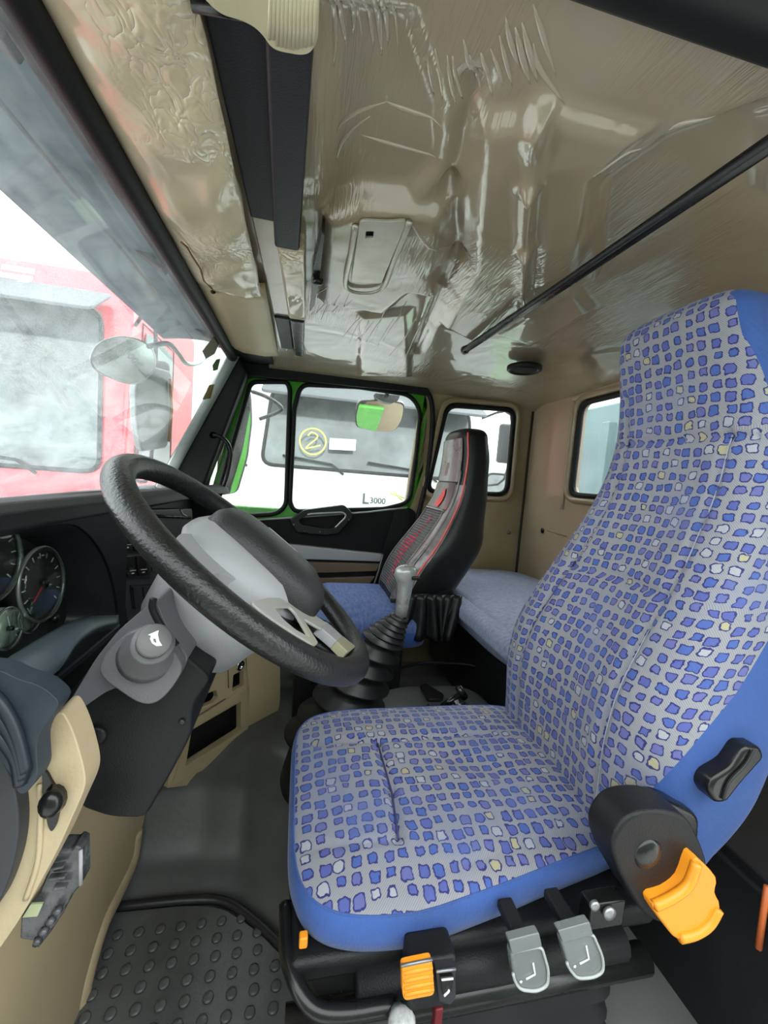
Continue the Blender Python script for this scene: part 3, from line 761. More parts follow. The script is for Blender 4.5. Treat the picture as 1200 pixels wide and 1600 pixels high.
tube('arm', smoothpath([PX(a, b, RX+0.35) for a, b in [(395, 612), (420, 622), (440, 640), (405, 655)]], 5), 0.010, BLACKG, sm_)

fm = thing('front_mirror', 'oval grey front-view mirror on a curved arm outside the windscreen', 'mirror', (1.2, 0.9, 1.3))
def F(a, b, y=0.50): return PY(a, b, y)
op = [F(a, b) for a, b in [(141, 562), (150, 540), (172, 528), (200, 526), (228, 536), (243, 556), (240, 580), (218, 598), (196, 599), (166, 588), (148, 577)]]
opc = smoothpath(op, 4, closed=True)
cc = sum((Vector(p) for p in opc), Vector())/len(opc)
rings = []
vdir = (cc-Vector(CAM)).normalized()
for s_, d_ in ((1.0, 0.0), (1.02, 0.01), (0.9, 0.045), (0.6, 0.07), (0.2, 0.08)):
    rings.append([tuple(cc+(Vector(p)-cc)*s_+vdir*d_) for p in opc])
loft('housing', rings, mat('grey_mirror_shell', (0.25, 0.27, 0.26), 0.35, coat=0.5), fm)
mesh('mirror_glass', [tuple(cc+(Vector(p)-cc)*0.95-vdir*0.003) for p in opc], [tuple(range(len(opc)))], mat('front_mirror_glass', (0.5, 0.53, 0.5), 0.12, metal=0.8, col2=(0.35, 0.4, 0.36), vscale=6), fm)
tube('arm', smoothpath([F(232, 541), F(262, 537), F(277, 550), F(292, 568), F(312, 566), F(330, 548), F(345, 535)], 6), 0.009, mat("grey_arm", (0.33, 0.36, 0.35), 0.4), fm)
# second mirror square below the oval: wide housing seen as pale box
fm2 = thing('front_mirror', 'rectangular grey mirror hanging below the oval mirror outside the windscreen', 'mirror', F(235, 660))
prism('housing', rnd([F(a, b, 0.54) for a, b in [(212, 600), (240, 572), (268, 580), (272, 640), (262, 700), (222, 706), (214, 660)]], 0.03), (0.02, 0.03, 0), mat('grey_mirror_shell2', (0.16, 0.18, 0.18), 0.4), fm2, bevel=0.01)
tube('orange_edge', [F(266, 592, 0.53), F(268, 640, 0.53), (F(264, 690, 0.53))], 0.007, ORANGE, fm2)

# stickers on the windscreen edge
def on_ws(a, b, off=-0.012):
    """point on the windscreen under a pixel (bisect along the ray)"""
    lo, hi = 0.2, 4.0; d = ray(a, b)
    for _ in range(50):
        mid = (lo+hi)/2; p = CAM+d*mid
        t = (p[2]-0.945)/(1.505-0.945); yy = ws_pt(float(p[0]), t)[1]
        if p[1] > yy: hi = mid
        else: lo = mid
    p = CAM+d*lo
    return (float(p[0]), float(p[1])+off, float(p[2]))
stk = mesh('windscreen_sticker', [on_ws(a, b) for a, b in [(322, 601), (330, 600), (324, 622), (311, 624)]], [(0, 1, 2, 3)], mat('gold_sticker', (0.35, 0.25, 0.08), 0.4), solid=0.001)
tag(stk, 'small gold rectangular sticker at the right edge of the windscreen', 'sticker')
stk = mesh('windscreen_sticker', [on_ws(a, b) for a, b in [(333, 561), (339, 560), (335, 577), (328, 579), (327, 570)]], [(0, 1, 2, 3, 4)], mat('green_sticker', (0.12, 0.22, 0.03), 0.4), solid=0.001)
tag(stk, 'small green leaf-shaped tag at the top corner of the windscreen', 'sticker')
stk = mesh('windscreen_sticker', [on_ws(a, b) for a, b in [(310, 548), (332, 520), (340, 528), (330, 552), (316, 560)]], [(0, 1, 2, 3, 4)], mat('tan_label', (0.30, 0.26, 0.17), 0.5), solid=0.001)
tag(stk, 'crumpled tan paper label in the top right corner of the windscreen', 'label')
# ================================================================== seats
def cushion(name_top, parent, x0, x1, y0, y1, zb, zt, m, rc=0.09, bulge=0.02, seams=(), N=120, blue_below=None, crown=None, near_taper=0.0):
    """rounded slab: outline rings rising from the base, then closing over the top"""
    cx, cy = (x0+x1)/2, (y0+y1)/2; hx, hy = (x1-x0)/2, (y1-y0)/2
    base = []
    for k in range(N):
        w = 2*math.pi*k/N
        n_ = 5.0 if rc < 0.08 else 5.5
        c_, s_ = math.cos(w), math.sin(w)
        base.append((math.copysign(abs(c_)**(2/n_), c_), math.copysign(abs(s_)**(2/n_), s_)))
    lv = [(0.93, zb), (0.985, zb+0.004), (1.0, zb+0.35*(zt-zb)), (1.0, zb+0.62*(zt-zb)), (0.992, zb+0.82*(zt-zb)), (0.975, zb+0.93*(zt-zb)), (0.95, zb+0.985*(zt-zb)), (0.92, zt)]
    K = 44
    for k in range(1, K+1):
        lv.append((0.92*(1-k/(K+0.5)), zt))
    rings = []; uv = []
    for i, (s, z) in enumerate(lv):
        r = []
        for bx, by in base:
            x = cx+bx*hx*s; y = cy+by*hy*s; zz = z
            if near_taper and bx < 0: x += near_taper*(-bx)*s*sm(-y, [0.16, 0.48], [0, 1])
            if i >= 6:
                q = min(1.0, (0.95-s)/0.5)
                zz += bulge*(1-(1-q)**2)
                for a, b, wd, dp in seams:
                    d = seg_dist(x, y, a, b)
                    if d < wd*3: zz -= dp*math.exp(-(d/wd)**2)
                if crown: zz += crown(x, y)
            else:
                if crown: zz += crown(x, y)*(i/6)
            r.append((x, y, zz)); uv.append((x, y) if i >= 2 else (x, y))
        rings.append(r)
    n = len(base); mi = []
    for i in range(len(rings)-1):
        mi += [1 if i < (blue_below or 0) else 0]*n
    mi += [1, 0]
    o = loft(name_top, rings, m, parent, uv=uv, mi=mi)
    return o, rings

def back(name, parent, cx, prof, m, nz=110, na=120, nexp=4.0, seams=(), split=None, hseams=(), cxf=None, base_roll=0.5):
    """backrest: prof rows (z, y_front, half_width, thickness, bolster_depth)"""
    prof = sorted(prof); zs = [p[0] for p in prof]
    col = [[p[i] for p in prof] for i in range(5)]
    z0, z1 = zs[0], zs[-1]
    def sp(z, i):
        # smooth by averaging
        return sum(interp(z+d, zs, col[i]) for d in (-0.03, -0.015, 0, 0.015, 0.03))/5
    rings = []; uv = []; mi = []
    levels = []
    for j in range(nz+1):
        t = j/nz
        z = z0+(z1-z0)*t
        edge = 1.0
        levels.append((z, edge))
    # rounded caps
    capn = 7; cap_r = 0.035
    low = [(z0-cap_r*0.5*math.sin(math.pi/2*k/capn), 1-0.10*(1-math.cos(math.pi/2*k/capn))) for k in range(capn, 0, -1)]
    high = [(z1+cap_r*math.sin(math.pi/2*k/capn), 1-0.42*(1-math.cos(math.pi/2*k/capn))) for k in range(1, capn+1)]
    high += [(z1+cap_r, 0.5*(1-k/5)+0.001) for k in range(1, 6)]
    lv = low+levels+high
    v = 0; prev = None
    for z, s in lv:
        zc = min(max(z, z0), z1)
        yf, hw, th, bd = sp(zc, 1), sp(zc, 2), sp(zc, 3), sp(zc, 4)
        cxx = cx + (cxf(zc) if cxf else 0)
        yc = yf-th/2
        cur = (yf, z)
        if prev is not None: v += math.hypot(cur[0]-prev[0], cur[1]-prev[1]) + (abs(prev_s-s)*th if z > z1 else 0)
        prev = cur; prev_s = s
        r = []; u = 0; lastp = None
        for k in range(na):
            w = math.pi*1.5 + 2*math.pi*k/na      # start at the back
            c_, s_ = math.cos(w), math.sin(w)
            X_ = math.copysign(abs(c_)**(2/nexp), c_)*hw; Y_ = math.copysign(abs(s_)**(2/nexp), s_)*th/2
            if s_ > 0:
                q = abs(X_)/hw
                ins = bd*(0.5+0.5*math.cos(math.pi*min(1, q/0.86)))
                ins += 0.0
                Y_ -= ins*min(1, s_*1.4)
                for sx, z_a, z_b, wd, dp in seams:
                    if z_a <= z <= z_b:
                        xs = sx(z) if callable(sx) else sx
                        d = abs(X_-xs*hw)
                        if d < wd*3: Y_ -= dp*math.exp(-(d/wd)**2)
                for za, xa, xb, wd, dp in hseams:
                    if xa*hw <= X_ <= xb*hw:
                        d = abs(z-za)
                        if d < wd*3: Y_ -= dp*math.exp(-(d/wd)**2)
            x = cxx+X_*s; y = yc+Y_*s
            if z < z0: y = yc+Y_*s
            if lastp is not None: u += math.hypot(x-lastp[0], y-lastp[1])
            lastp = (x, y)
            r.append((x, y, z)); uv.append((u, v))
        mid_u = uv[-na+na//2][0]
        for q in range(len(uv)-na, len(uv)): uv[q] = (uv[q][0]-mid_u, uv[q][1])
        rings.append(r)
    n = na
    for i in range(len(rings)-1):
        for k in range(n):
            a = rings[i][k]; zc = min(max(a[2], z0), z1)
            mi.append(0)
    mi += [0, 0]
    o = loft(name, rings, m, parent, uv=uv, mi=mi)
    if split:
        at = o.data.attributes.new('plain', 'FLOAT', 'POINT')
        vals = []
        for r in rings:
            for a in r:
                zc = min(max(a[2], z0), z1)
                vals.append(split(a[0]-cx-(cxf(zc) if cxf else 0), a[1]-sp(zc, 1), a[2]))
        at.data.foreach_set('value', vals)
    def surf(xn, z, off=0.0):
        """point on the front face at fraction xn of the half width"""
        yf, hw, th, bd = sp(z, 1), sp(z, 2), sp(z, 3), sp(z, 4)
        s_ = (1-abs(xn)**nexp)**(1/nexp)
        Y_ = s_*th/2 - bd*(0.5+0.5*math.cos(math.pi*min(1, abs(xn)/0.86)))*min(1, (s_**(nexp/2))*1.4)
        for sx, z_a, z_b, wd, dp in seams:
            if z_a <= z <= z_b:
                xs = sx(z) if callable(sx) else sx
                d = abs(xn*hw-xs*hw)
                if d < wd*3: Y_ -= dp*math.exp(-(d/wd)**2)
        for za, xa, xb, wd, dp in hseams:
            if xa <= xn <= xb:
                d = abs(z-za)
                if d < wd*3: Y_ -= dp*math.exp(-(d/wd)**2)
        return (cx+(cxf(z) if cxf else 0)+xn*hw, yf-th/2+Y_+off, z)
    return o, surf

# ---- driver's seat
ds = thing('driver_seat', "driver's suspension seat in blue cloth with grey pebble pattern, orange adjuster handle", 'seat', (0.63, -0.25, 0.10))
S = lambda a, b, z=0.555: PZ(a, b, z)[:2]
cs = [
    (S(590, 1163), S(612, 1240), 0.006, 0.009), (S(612, 1240), S(622, 1312), 0.006, 0.009),
    (S(480, 1158), S(590, 1163), 0.006, 0.009), (S(590, 1163), S(760, 1150), 0.006, 0.005),
    (S(475, 1318), S(622, 1318), 0.004, 0.004), (S(800, 1290), S(762, 1345), 0.004, 0.004),
]
ws_ = [(S(700, 1185), S(760, 1200), 0.03, 0.006)]
o, rg = cushion('cushion', ds, 0.415, 0.855, -0.56, -0.014, 0.495, 0.545, [PEB, BLUE], bulge=0.018, seams=cs+ws_, blue_below=5, near_taper=0.055)
o['label'] = 'seat cushion with grey pebble-patterned top and plain blue side band'
def cush_z(x, y):
    return 0.545+0.018
tube('edge_piping', rg[5], 0.0014, BLUE, ds, closed=True, n=6)
seam_pts = [S(590, 1163), S(601, 1200), S(612, 1240), S(618, 1280), S(622, 1312)]
tube('seam', [(x, y, 0.5565) for x, y in seam_pts], 0.0016, SEAM, o, n=6)
def dprof():
    #       z     yfront  halfw  thick  bolster
    return [(0.52, -0.475, 0.205, 0.14, 0.010),
            (0.60, -0.465, 0.212, 0.24, 0.020),
            (0.68, -0.458, 0.218, 0.27, 0.028),
            (0.76, -0.470, 0.218, 0.27, 0.030),
            (0.84, -0.510, 0.212, 0.25, 0.030),
            (0.92, -0.556, 0.198, 0.22, 0.026),
            (1.00, -0.596, 0.180, 0.18, 0.018),
            (1.08, -0.625, 0.160, 0.13, 0.010),
            (1.16, -0.632, 0.146, 0.13, 0.004),
            (1.24, -0.622, 0.140, 0.13, 0.0),
            (1.31, -0.605, 0.134, 0.12, 0.0),
            (1.345, -0.592, 0.122, 0.11, 0.0)]
def dsplit(x, y, z):
    # pattern on the front and the forward part of the sides, plain blue behind
    lim = interp(z, [0.5, 0.62, 0.70, 0.80, 0.90, 1.05, 1.15, 1.30], [-0.012, -0.016, -0.05, -0.095, -0.115, -0.10, -0.05, -0.012])
    hw = interp(z, [p[0] for p in dprof()], [p[2] for p in dprof()])
    if abs(x) < 0.80*hw and y > -0.1: return -0.05
    return lim-y
sA = lambda z: interp(z, [0.5, 0.84, 1.0, 1.25], [0.55, 0.56, 0.58, 0.70])
sB = lambda z: -interp(z, [0.5, 0.84, 1.0, 1.25], [0.55, 0.56, 0.60, 0.78])
dso, surf = back('backrest', ds, 0.635, dprof(), [PEB, BLUE], seams=[(sA, 0.5, 1.25, 0.005, 0.012), (sB, 0.5, 1.17, 0.005, 0.010)],
                 split=dsplit, hseams=[(1.155, -0.95, 0.85, 0.005, 0.010), (0.905, -0.58, 0.56, 0.005, 0.010)],
                 cxf=lambda z: interp(z, [0.5, 0.9, 1.3], [0.0, -0.003, -0.012]))
dso['label'] = 'high backrest with built-in headrest, pebble-patterned front and plain blue sides'
tube('seam', [surf(sA(z), z, 0.001) for z in np.linspace(0.56, 1.24, 30)], 0.0015, SEAM, dso, n=6)
tube('seam', [surf(sB(z), z, 0.001) for z in np.linspace(0.56, 1.16, 30)], 0.0013, STITCH, dso, n=6)
tube('seam', [surf(x, 1.155, 0.001) for x in np.linspace(-0.85, 0.8, 20)], 0.0013, SEAM, dso, n=6)
tube('seam', [surf(x, 0.905, 0.001) for x in np.linspace(-0.55, 0.55, 20)], 0.0014, SEAM, dso, n=6)
# gathered blue skirt at the foot of the back (near side)
for zz in ():
    tube('cloth_fold', smoothpath([(0.418, -0.50, zz), (0.414, -0.55, zz+0.01), (0.418, -0.60, zz+0.035)], 5), 0.008, BLUE, ds, n=8)
# recliner cover and orange handle
RXp = 0.375
def R_(a, b, x=RXp): return PX(a, b, x)
cov = rnd([R_(a, b) for a, b in [(962, 1300), (985, 1272), (1030, 1265), (1075, 1275), (1098, 1320), (1110, 1360), (1085, 1400), (1040, 1450), (1005, 1430), (965, 1360), (955, 1325)]], 0.02)
prism('recliner_cover', cov, (0.045, 0, 0), BLACK, ds, bevel=0.010, seg=4)
prism('recliner_backplate', rnd([R_(a, b, 0.405) for a, b in [(952, 1320), (975, 1265), (1040, 1250), (1095, 1275), (1092, 1330), (1030, 1400), (970, 1370)]], 0.015), (0.03, 0, 0), BLACKG, ds, bevel=0.006)
hub = R_(1013, 1335)
lathe('recliner_hub', hub, (-1, 0, 0), [(-0.005, 0.020), (0.000, 0.019), (0.003, 0.015), (0.004, 0.008)], BLACKG, ds, n=24)
hd = smoothpath([R_(a, b, 0.36) for a, b in [(1020, 1414), (1048, 1402), (1072, 1382), (1086, 1345), (1096, 1346), (1120, 1372), (1118, 1395), (1126, 1418), (1108, 1448), (1085, 1462), (1060, 1469), (1040, 1448)]], 3, closed=True)
ho = prism('orange_handle', hd, (0.030, 0, 0), ORANGE, ds, bevel=0.006, seg=3)
ho['label'] = 'bright orange curved recliner grip'
gv = smoothpath([R_(a, b, 0.357) for a, b in [(1040, 1428), (1068, 1414), (1092, 1392), (1103, 1368)]], 5)
tube('grip_ridge', smoothpath([R_(a, b, 0.360) for a, b in [(1022, 1415), (1050, 1402), (1075, 1382), (1088, 1348)]], 5), 0.006, ORANGE, ho, n=8)
tube('grip_ridge', smoothpath([R_(a, b, 0.360) for a, b in [(1062, 1465), (1086, 1459), (1108, 1444), (1122, 1420)]], 5), 0.006, ORANGE, ho, n=8)
# armrest lever
al = rnd([R_(a, b, 0.395) for a, b in [(1165, 1168), (1192, 1168), (1196, 1185), (1160, 1225), (1136, 1256), (1118, 1257), (1108, 1238), (1115, 1218), (1145, 1198)]], 0.008)
prism('armrest_lever', al, (0.035, 0, 0), BLACKG, ds, bevel=0.006, seg=3)
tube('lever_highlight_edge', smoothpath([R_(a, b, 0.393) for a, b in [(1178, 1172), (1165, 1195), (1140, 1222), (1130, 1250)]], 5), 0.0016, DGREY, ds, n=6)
# suspension carcass under the cushion
box('seat_pan', (0.635, -0.27, 0.478), (0.42, 0.50, 0.03), BLACK, ds, bevel=0.01)
tube('front_tube', smoothpath([(0.50, -0.015, 0.485), (0.44, -0.02, 0.482), (0.405, -0.045, 0.468), (0.398, -0.08, 0.460), (0.398, -0.14, 0.458)], 5), 0.009, BLACKG, ds, n=10)
tube('side_rail', [(0.425, -0.10, 0.455), (0.425, -0.46, 0.455)], 0.022, BLACK, ds, n=12, flat=1.0)
tube('side_rail', [(0.42, -0.02, 0.425), (0.42, -0.50, 0.425)], 0.018, BLACKG, ds, n=12)
BEL = mat('rubber_bellows', (0.02, 0.021, 0.022), 0.5, var=0.2)
rings = []
for i in range(9):
    z = 0.42-i*0.019; s = 1.0 if i % 2 == 0 else 0.93
    x0, x1, y0, y1 = 0.635-0.20*s, 0.635+0.20*s, -0.27-0.22*s, -0.27+0.22*s
    rings.append(rnd([(x0, y0, z), (x1, y0, z), (x1, y1, z), (x0, y1, z)], 0.04))
loft('suspension_bellows', rings, BEL, ds)
box('base_plate', (0.635, -0.27, 0.255), (0.44, 0.46, 0.025), DGREY, ds, bevel=0.01)
box('latch_bracket', PX(940, 1418, 0.395), (0.02, 0.05, 0.035), BLACKG, ds, bevel=0.003)
lathe('bracket_bolt', PX(950, 1424, 0.384), (-1, 0, 0), [(0, 0.008), (0.004, 0.008), (0.005, 0.003)], STEEL, ds, n=12)
lathe('bracket_bolt', PX(927, 1412, 0.384), (-1, 0, 0), [(0, 0.006), (0.004, 0.006), (0.005, 0.003)], STEEL, ds, n=12)
# orange adjuster knob with ridges + rocker switch
kx = 0.372
kb = box('knob_housing', PX(668, 1512, 0.40), (0.035, 0.055, 0.062), BLACK, ds, bevel=0.006)
kp = prism('orange_knob', rnd([PX(a, b, kx) for a, b in [(628, 1510), (675, 1500), (679, 1550), (676, 1556), (633, 1564), (629, 1556)]], 0.004), (0.008, 0, 0), ORANGE, ds, bevel=0.002)
for t in (0.18, 0.42, 0.64, 0.84):
    a = Vector(PX(629, 1511, kx)).lerp(Vector(PX(633, 1562, kx)), t); b = Vector(PX(675, 1502, kx)).lerp(Vector(PX(678, 1553, kx)), t)
    tube('ridge', [tuple(a), tuple(b)], 0.0022, ORANGE, kp, n=6)
tube('knob_top_edge', [PX(627, 1509, kx), PX(675, 1499, kx)], 0.0016, STEEL, ds, n=6)
rk_ = prism('rocker_switch', rnd([PX(a, b, kx+0.002) for a, b in [(681, 1518), (712, 1514), (713, 1560), (704, 1572), (686, 1566)]], 0.003), (0.02, 0, 0), DGREY, ds, bevel=0.002)
prism('switch_cap', rnd([PX(a, b, kx-0.002) for a, b in [(688, 1528), (709, 1526), (707, 1550), (692, 1556)]], 0.002), (0.006, 0, 0), BLACKG, rk_, bevel=0.001)
tube('white_mark', [PX(690, 1531, kx-0.003), PX(708, 1529, kx-0.003)], 0.0010, WHITEP, rk_, n=6)
tube('white_mark', [PX(694, 1556, kx-0.003), PX(700, 1550, kx-0.003), PX(702, 1547, kx-0.003)], 0.0012, WHITEP, rk_, n=6)
tube('top_edge', [PX(682, 1518, kx), PX(712, 1514, kx)], 0.0015, STEEL, rk_, n=6)
# two clear-faced grey paddles
PADM = mat('grey_paddle_plastic', (0.13, 0.14, 0.14), 0.25, coat=0.8, var=0.1)
RIMM = mat('paddle_clear_rim', (0.35, 0.37, 0.36), 0.2, coat=0.6)
for k, (top, body, mark) in enumerate([
    ([(795, 1470), (843, 1458), (848, 1480), (800, 1492)], [(797, 1488), (846, 1478), (857, 1515), (856, 1540), (838, 1549), (812, 1546), (803, 1530)], [(833, 1505), (836, 1522), (822, 1530)]),
    ([(872, 1455), (922, 1441), (928, 1462), (880, 1474)], [(876, 1468), (926, 1458), (942, 1495), (943, 1518), (928, 1527), (902, 1529), (888, 1512)], [(916, 1478), (920, 1498), (906, 1506)])]):
    px_ = 0.375
    p_ = prism('adjuster_paddle', rnd([PX(a, b, px_) for a, b in body], 0.008), (0.012, 0, 0), PADM, ds, bevel=0.003, seg=3)
    prism('paddle_hood', rnd([PX(a, b, px_-0.004) for a, b in top], 0.003), (0.010, 0, 0), PADM, p_, bevel=0.003)
    tube('clear_rim', rnd([PX(a, b, px_-0.001) for a, b in body], 0.008)[4:], 0.0018, RIMM, p_, n=6)
    tube('seat_symbol', [PX(a, b, px_-0.001) for a, b in mark], 0.0011, WHITEP, p_, n=6)
    lathe('arrow_dot', PX(mark[2][0]-8, mark[2][1]+4, px_-0.0005), (-1, 0, 0), [(0, 0.002), (0.001, 0.001)], WHITEP, p_, n=8)
    box('paddle_stem', tuple(Vector(PX(body[0][0]+26, body[0][1]+2, px_))+Vector((0.03, 0, 0.004))), (0.05, 0.02, 0.012), BLACK, p_, bevel=0.003)
box('orange_tag', PX(474, 1468, 0.44), (0.01, 0.010, 0.014), ORANGE, ds, bevel=0.002)
lathe('air_valve_knob', PX(624, 1588, 0.39), (-1, 0, 0.4), [(0, 0.014), (0.012, 0.016), (0.024, 0.012), (0.028, 0.005)], mat('foil_wrapped_knob', (0.4, 0.41, 0.4), 0.2, coat=0.8, bump=1, bscale=50, var=0.4, vscale=60), ds, n=16)
box('red_tag', PX(683, 1590, 0.40), (0.01, 0.010, 0.035), mat('dark_red_tag', (0.12, 0.005, 0.008), 0.5), ds, bevel=0.002)

# ---- passenger seat
ps = thing('passenger_seat', 'passenger seat with blue cushion and black leatherette cover with red piping and red mesh figure', 'seat', (1.45, -0.2, 0.2))
pprof = [(0.60, -0.335, 0.175, 0.22, 0.008), (0.68, -0.345, 0.19, 0.25, 0.014), (0.76, -0.378, 0.195, 0.26, 0.018), (0.84, -0.435, 0.188, 0.24, 0.016), (0.92, -0.490, 0.168, 0.18, 0.010),
         (1.0, -0.530, 0.152, 0.145, 0.004), (1.08, -0.545, 0.142, 0.125, 0.0), (1.16, -0.550, 0.136, 0.12, 0.0), (1.22, -0.546, 0.120, 0.11, 0)]
pcx = lambda z: interp(z, [0.6, 0.8, 1.2], [0.02, 0.0, -0.02])
def psplit(x, y, z):
    return 0
pso, psurf = back('backrest_cover', ps, 1.50, pprof, [LEATHER, LEATHER], nexp=3.2, split=None, cxf=pcx, nz=80, na=80)
def patch(name, x0, x1, z0, z1, m, parent, off=0.004, nu=10, nv=24, xf=None):
    def f(u, v):
        z = z0+(z1-z0)*v
        a, b = (x0, x1) if xf is None else xf(z)
        return psurf(a+(b-a)*u, z, off)
    return grid(name, f, nu, nv, m, parent, uvf=lambda u, v: (u, v))
bw = lambda z: (-0.62, 0.62)
patch('headrest_shine', -0.78, 0.75, 1.06, 1.215, LEATHG, pso, 0.005)  # headrest highlight painted as a lighter grey patch
patch('centre_panel', -0.7, 0.6, 0.955, 1.055, mat('dark_grey_panel', (0.045, 0.035, 0.038), 0.3, coat=0.5, col2=(0.09, 0.06, 0.065), vscale=12), pso, 0.005)
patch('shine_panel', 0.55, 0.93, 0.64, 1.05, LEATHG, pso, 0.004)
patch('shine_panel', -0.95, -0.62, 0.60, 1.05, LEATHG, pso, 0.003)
MESHM = mat('grey_mesh_panel', (0.07, 0.07, 0.072), 0.6)
mp0 = patch('mesh_panel', -0.60, 0.50, 0.64, 0.95, MESHM, pso, 0.004)
for i in range(34):
    z = 0.645+i*0.009
    tube('mesh_rib', [psurf(x, z, 0.006) for x in np.linspace(-0.58, 0.48, 8)], 0.0016, LGREY if i % 2 == 5 else mat_mesh if 'mat_mesh' in globals() else GREY, mp0, n=4)
tube('grey_piping', [psurf(x, 0.953, 0.006) for x in np.linspace(-0.66, 0.56, 10)], 0.006, LEATHG, pso, n=8)
tube('red_piping', [psurf(-0.93, z, 0.004) for z in np.linspace(0.60, 1.235, 40)], 0.0038, mat('salmon_piping', (0.75, 0.12, 0.10), 0.4), pso, n=6)
tube('red_piping', [psurf(0.95, z, 0.002) for z in np.linspace(0.60, 0.80, 14)], 0.0030, RED, pso, n=6)
tube('grey_seam', [psurf(-0.62, z, 0.005) for z in np.linspace(0.62, 0.95, 20)], 0.0028, LEATHG, pso, n=6)
tube('grey_seam', [psurf(0.56, z, 0.005) for z in np.linspace(0.62, 0.95, 20)], 0.0022, LEATHG, pso, n=6)
# red emblem and dotted red figure
em = [(-0.25, 1.035), (-0.05, 1.01), (0.05, 0.985), (0.12, 0.965), (-0.18, 0.962), (-0.30, 0.985), (-0.32, 1.01)]
REDP = mat('bright_red_print', (0.85, 0.04, 0.04), 0.4)
mesh('red_emblem', [psurf(x, z, 0.0075) for x, z in em], [tuple(range(len(em)))], REDP, pso, solid=0.001)
mesh('red_mark', [psurf(x, z, 0.0075) for x, z in [(-0.05, 1.13), (0.0, 1.13), (0.05, 1.085), (0.0, 1.08)]], [(0, 1, 2, 3)], mat('faded_red_print', (0.35, 0.05, 0.06), 0.4), pso, solid=0.001)
REDM = mat('red_mesh_dots', (0.75, 0.03, 0.10), 0.45)
rowsd = [(0.925, -0.12, 1), (0.912, -0.12, 2), (0.900, -0.12, 1), (0.888, -0.1, 1), (0.872, -0.05, 1), (0.86, -0.02, 2), (0.847, 0.02, 3), (0.834, 0.06, 5), (0.821, 0.10, 6), (0.808, 0.10, 6), (0.795, 0.08, 5), (0.782, 0.05, 5), (0.769, 0.02, 4),
         (0.756, -0.02, 4), (0.743, -0.05, 3), (0.73, -0.07, 3), (0.717, -0.10, 2), (0.704, -0.12, 2), (0.69, -0.14, 1), (0.677, -0.15, 1), (0.664, -0.16, 1)]
dot0 = None
for z, xc, n_ in rowsd:
    for k in range(n_):
        x = xc+(k-(n_-1)/2)*0.085
        p = psurf(x, z, 0.008)
        d = box('red_dot', p, (0.0115, 0.004, 0.0085), REDM, pso, bevel=0.002, seg=1)
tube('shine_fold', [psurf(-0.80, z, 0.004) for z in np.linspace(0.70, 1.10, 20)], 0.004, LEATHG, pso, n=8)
# skirt of black gathered ribbons under the backrest
grid('gathered_hem', lambda u, v: (1.305-0.02*v+0.012*math.sin(u*44+2*v)*(0.3+v), -0.34-0.23*u+0.03*v*math.sin(u*9), 0.67-0.15*v), 60, 8, LEATHER, ps, solid=0.004)
prism('cover_skirt', rnd([(1.325, -0.38, 0.66), (1.325, -0.54, 0.70), (1.325, -0.575, 0.64), (1.325, -0.52, 0.60), (1.325, -0.38, 0.60)], 0.02), (0.30, 0, 0), LEATHER, ps, bevel=0.02)
PCM = mat('blue_fine_ribbed_cloth', (0.045, 0.085, 0.26), 0.75, col2=(0.12, 0.17, 0.34), vscale=45, bump=0.5, bscale=300, stretch=(1, 2.5, 1))
pc, _ = cushion('cushion', ps, 1.27, 1.74, -0.47, 0.02, 0.49, 0.58, [PCM, BLUE], bulge=0.035, seams=[((1.28, -0.12), (1.72, -0.12), 0.006, 0.006)], blue_below=3)
box('seat_base', (1.50, -0.20, 0.33), (0.38, 0.36, 0.29), BLACK, ps, bevel=0.01)

# ---- bunk
bk = thing('bunk_mattress', 'ribbed pale blue bunk mattress along the rear wall behind the seats', 'mattress', (1.1, -0.8, 0.58))
BKM = mat('pale_blue_ribbed_cloth', (0.22, 0.26, 0.40), 0.8, col2=(0.36, 0.39, 0.50), vscale=60, bump=0.5, bscale=220, stretch=(3, 1, 1))
bo_, rgb = cushion('mattress', bk, 0.92, 1.86, -1.105, -0.60, 0.537, 0.65, [BKM, BKM], rc=0.05, bulge=0.01)
bo2 = box('folded_flap', (1.19, -0.60, 0.612), (0.46, 0.075, 0.065), BKM, bk, bevel=0.025, seg=4)
bb = thing('storage_box', 'long black storage box under the blue bunk mattress', 'box', (1.1, -0.85, 0.1))
box('front_board', (1.07, -0.675, 0.37), (1.54, 0.03, 0.30), BLACK, bb, bevel=0.006)
box('top_board', (1.07, -0.89, 0.52), (1.54, 0.44, 0.03), BLACK, bb, bevel=0.004)
box('end_board', (0.315, -0.88, 0.36), (0.03, 0.42, 0.30), BLACK, bb, bevel=0.004)
tube('orange_strip', [PY(1199, 1385, -0.645), PY(1192, 1430, -0.645), PY(1185, 1482, -0.645)], 0.004, mat('rust_orange', (0.45, 0.10, 0.02), 0.5), bb, n=6)
# ================================================================== steering wheel
WC = Vector((0.62, 0.068, 0.90))
WV = Vector((0, 0.36, 0.29)).normalized()      # towards the top of the wheel (forward-up)
WU = Vector((1, 0, 0))
WN = WU.cross(WV).normalized()                  # towards the driver
if WN.z < 0: WN = -WN
def W(u, v, n=0.0): return tuple(WC+WU*u+WV*v+WN*n)
sw_ = thing('steering_wheel', 'black leather-look steering wheel with dark grey hub pad and light grey spokes', 'steering wheel', tuple(WC))
WR = 0.209
RIM = mat('black_worn_rim', (0.013, 0.0125, 0.0125), 0.30, spec=0.45, bump=0.35, bscale=260, var=0.25, vscale=14)
tube('rim', [W(WR*math.cos(2*math.pi*k/96), WR*math.sin(2*math.pi*k/96), 0.012) for k in range(96)], 0.0180, RIM, sw_, closed=True, n=20, flat=0.92)
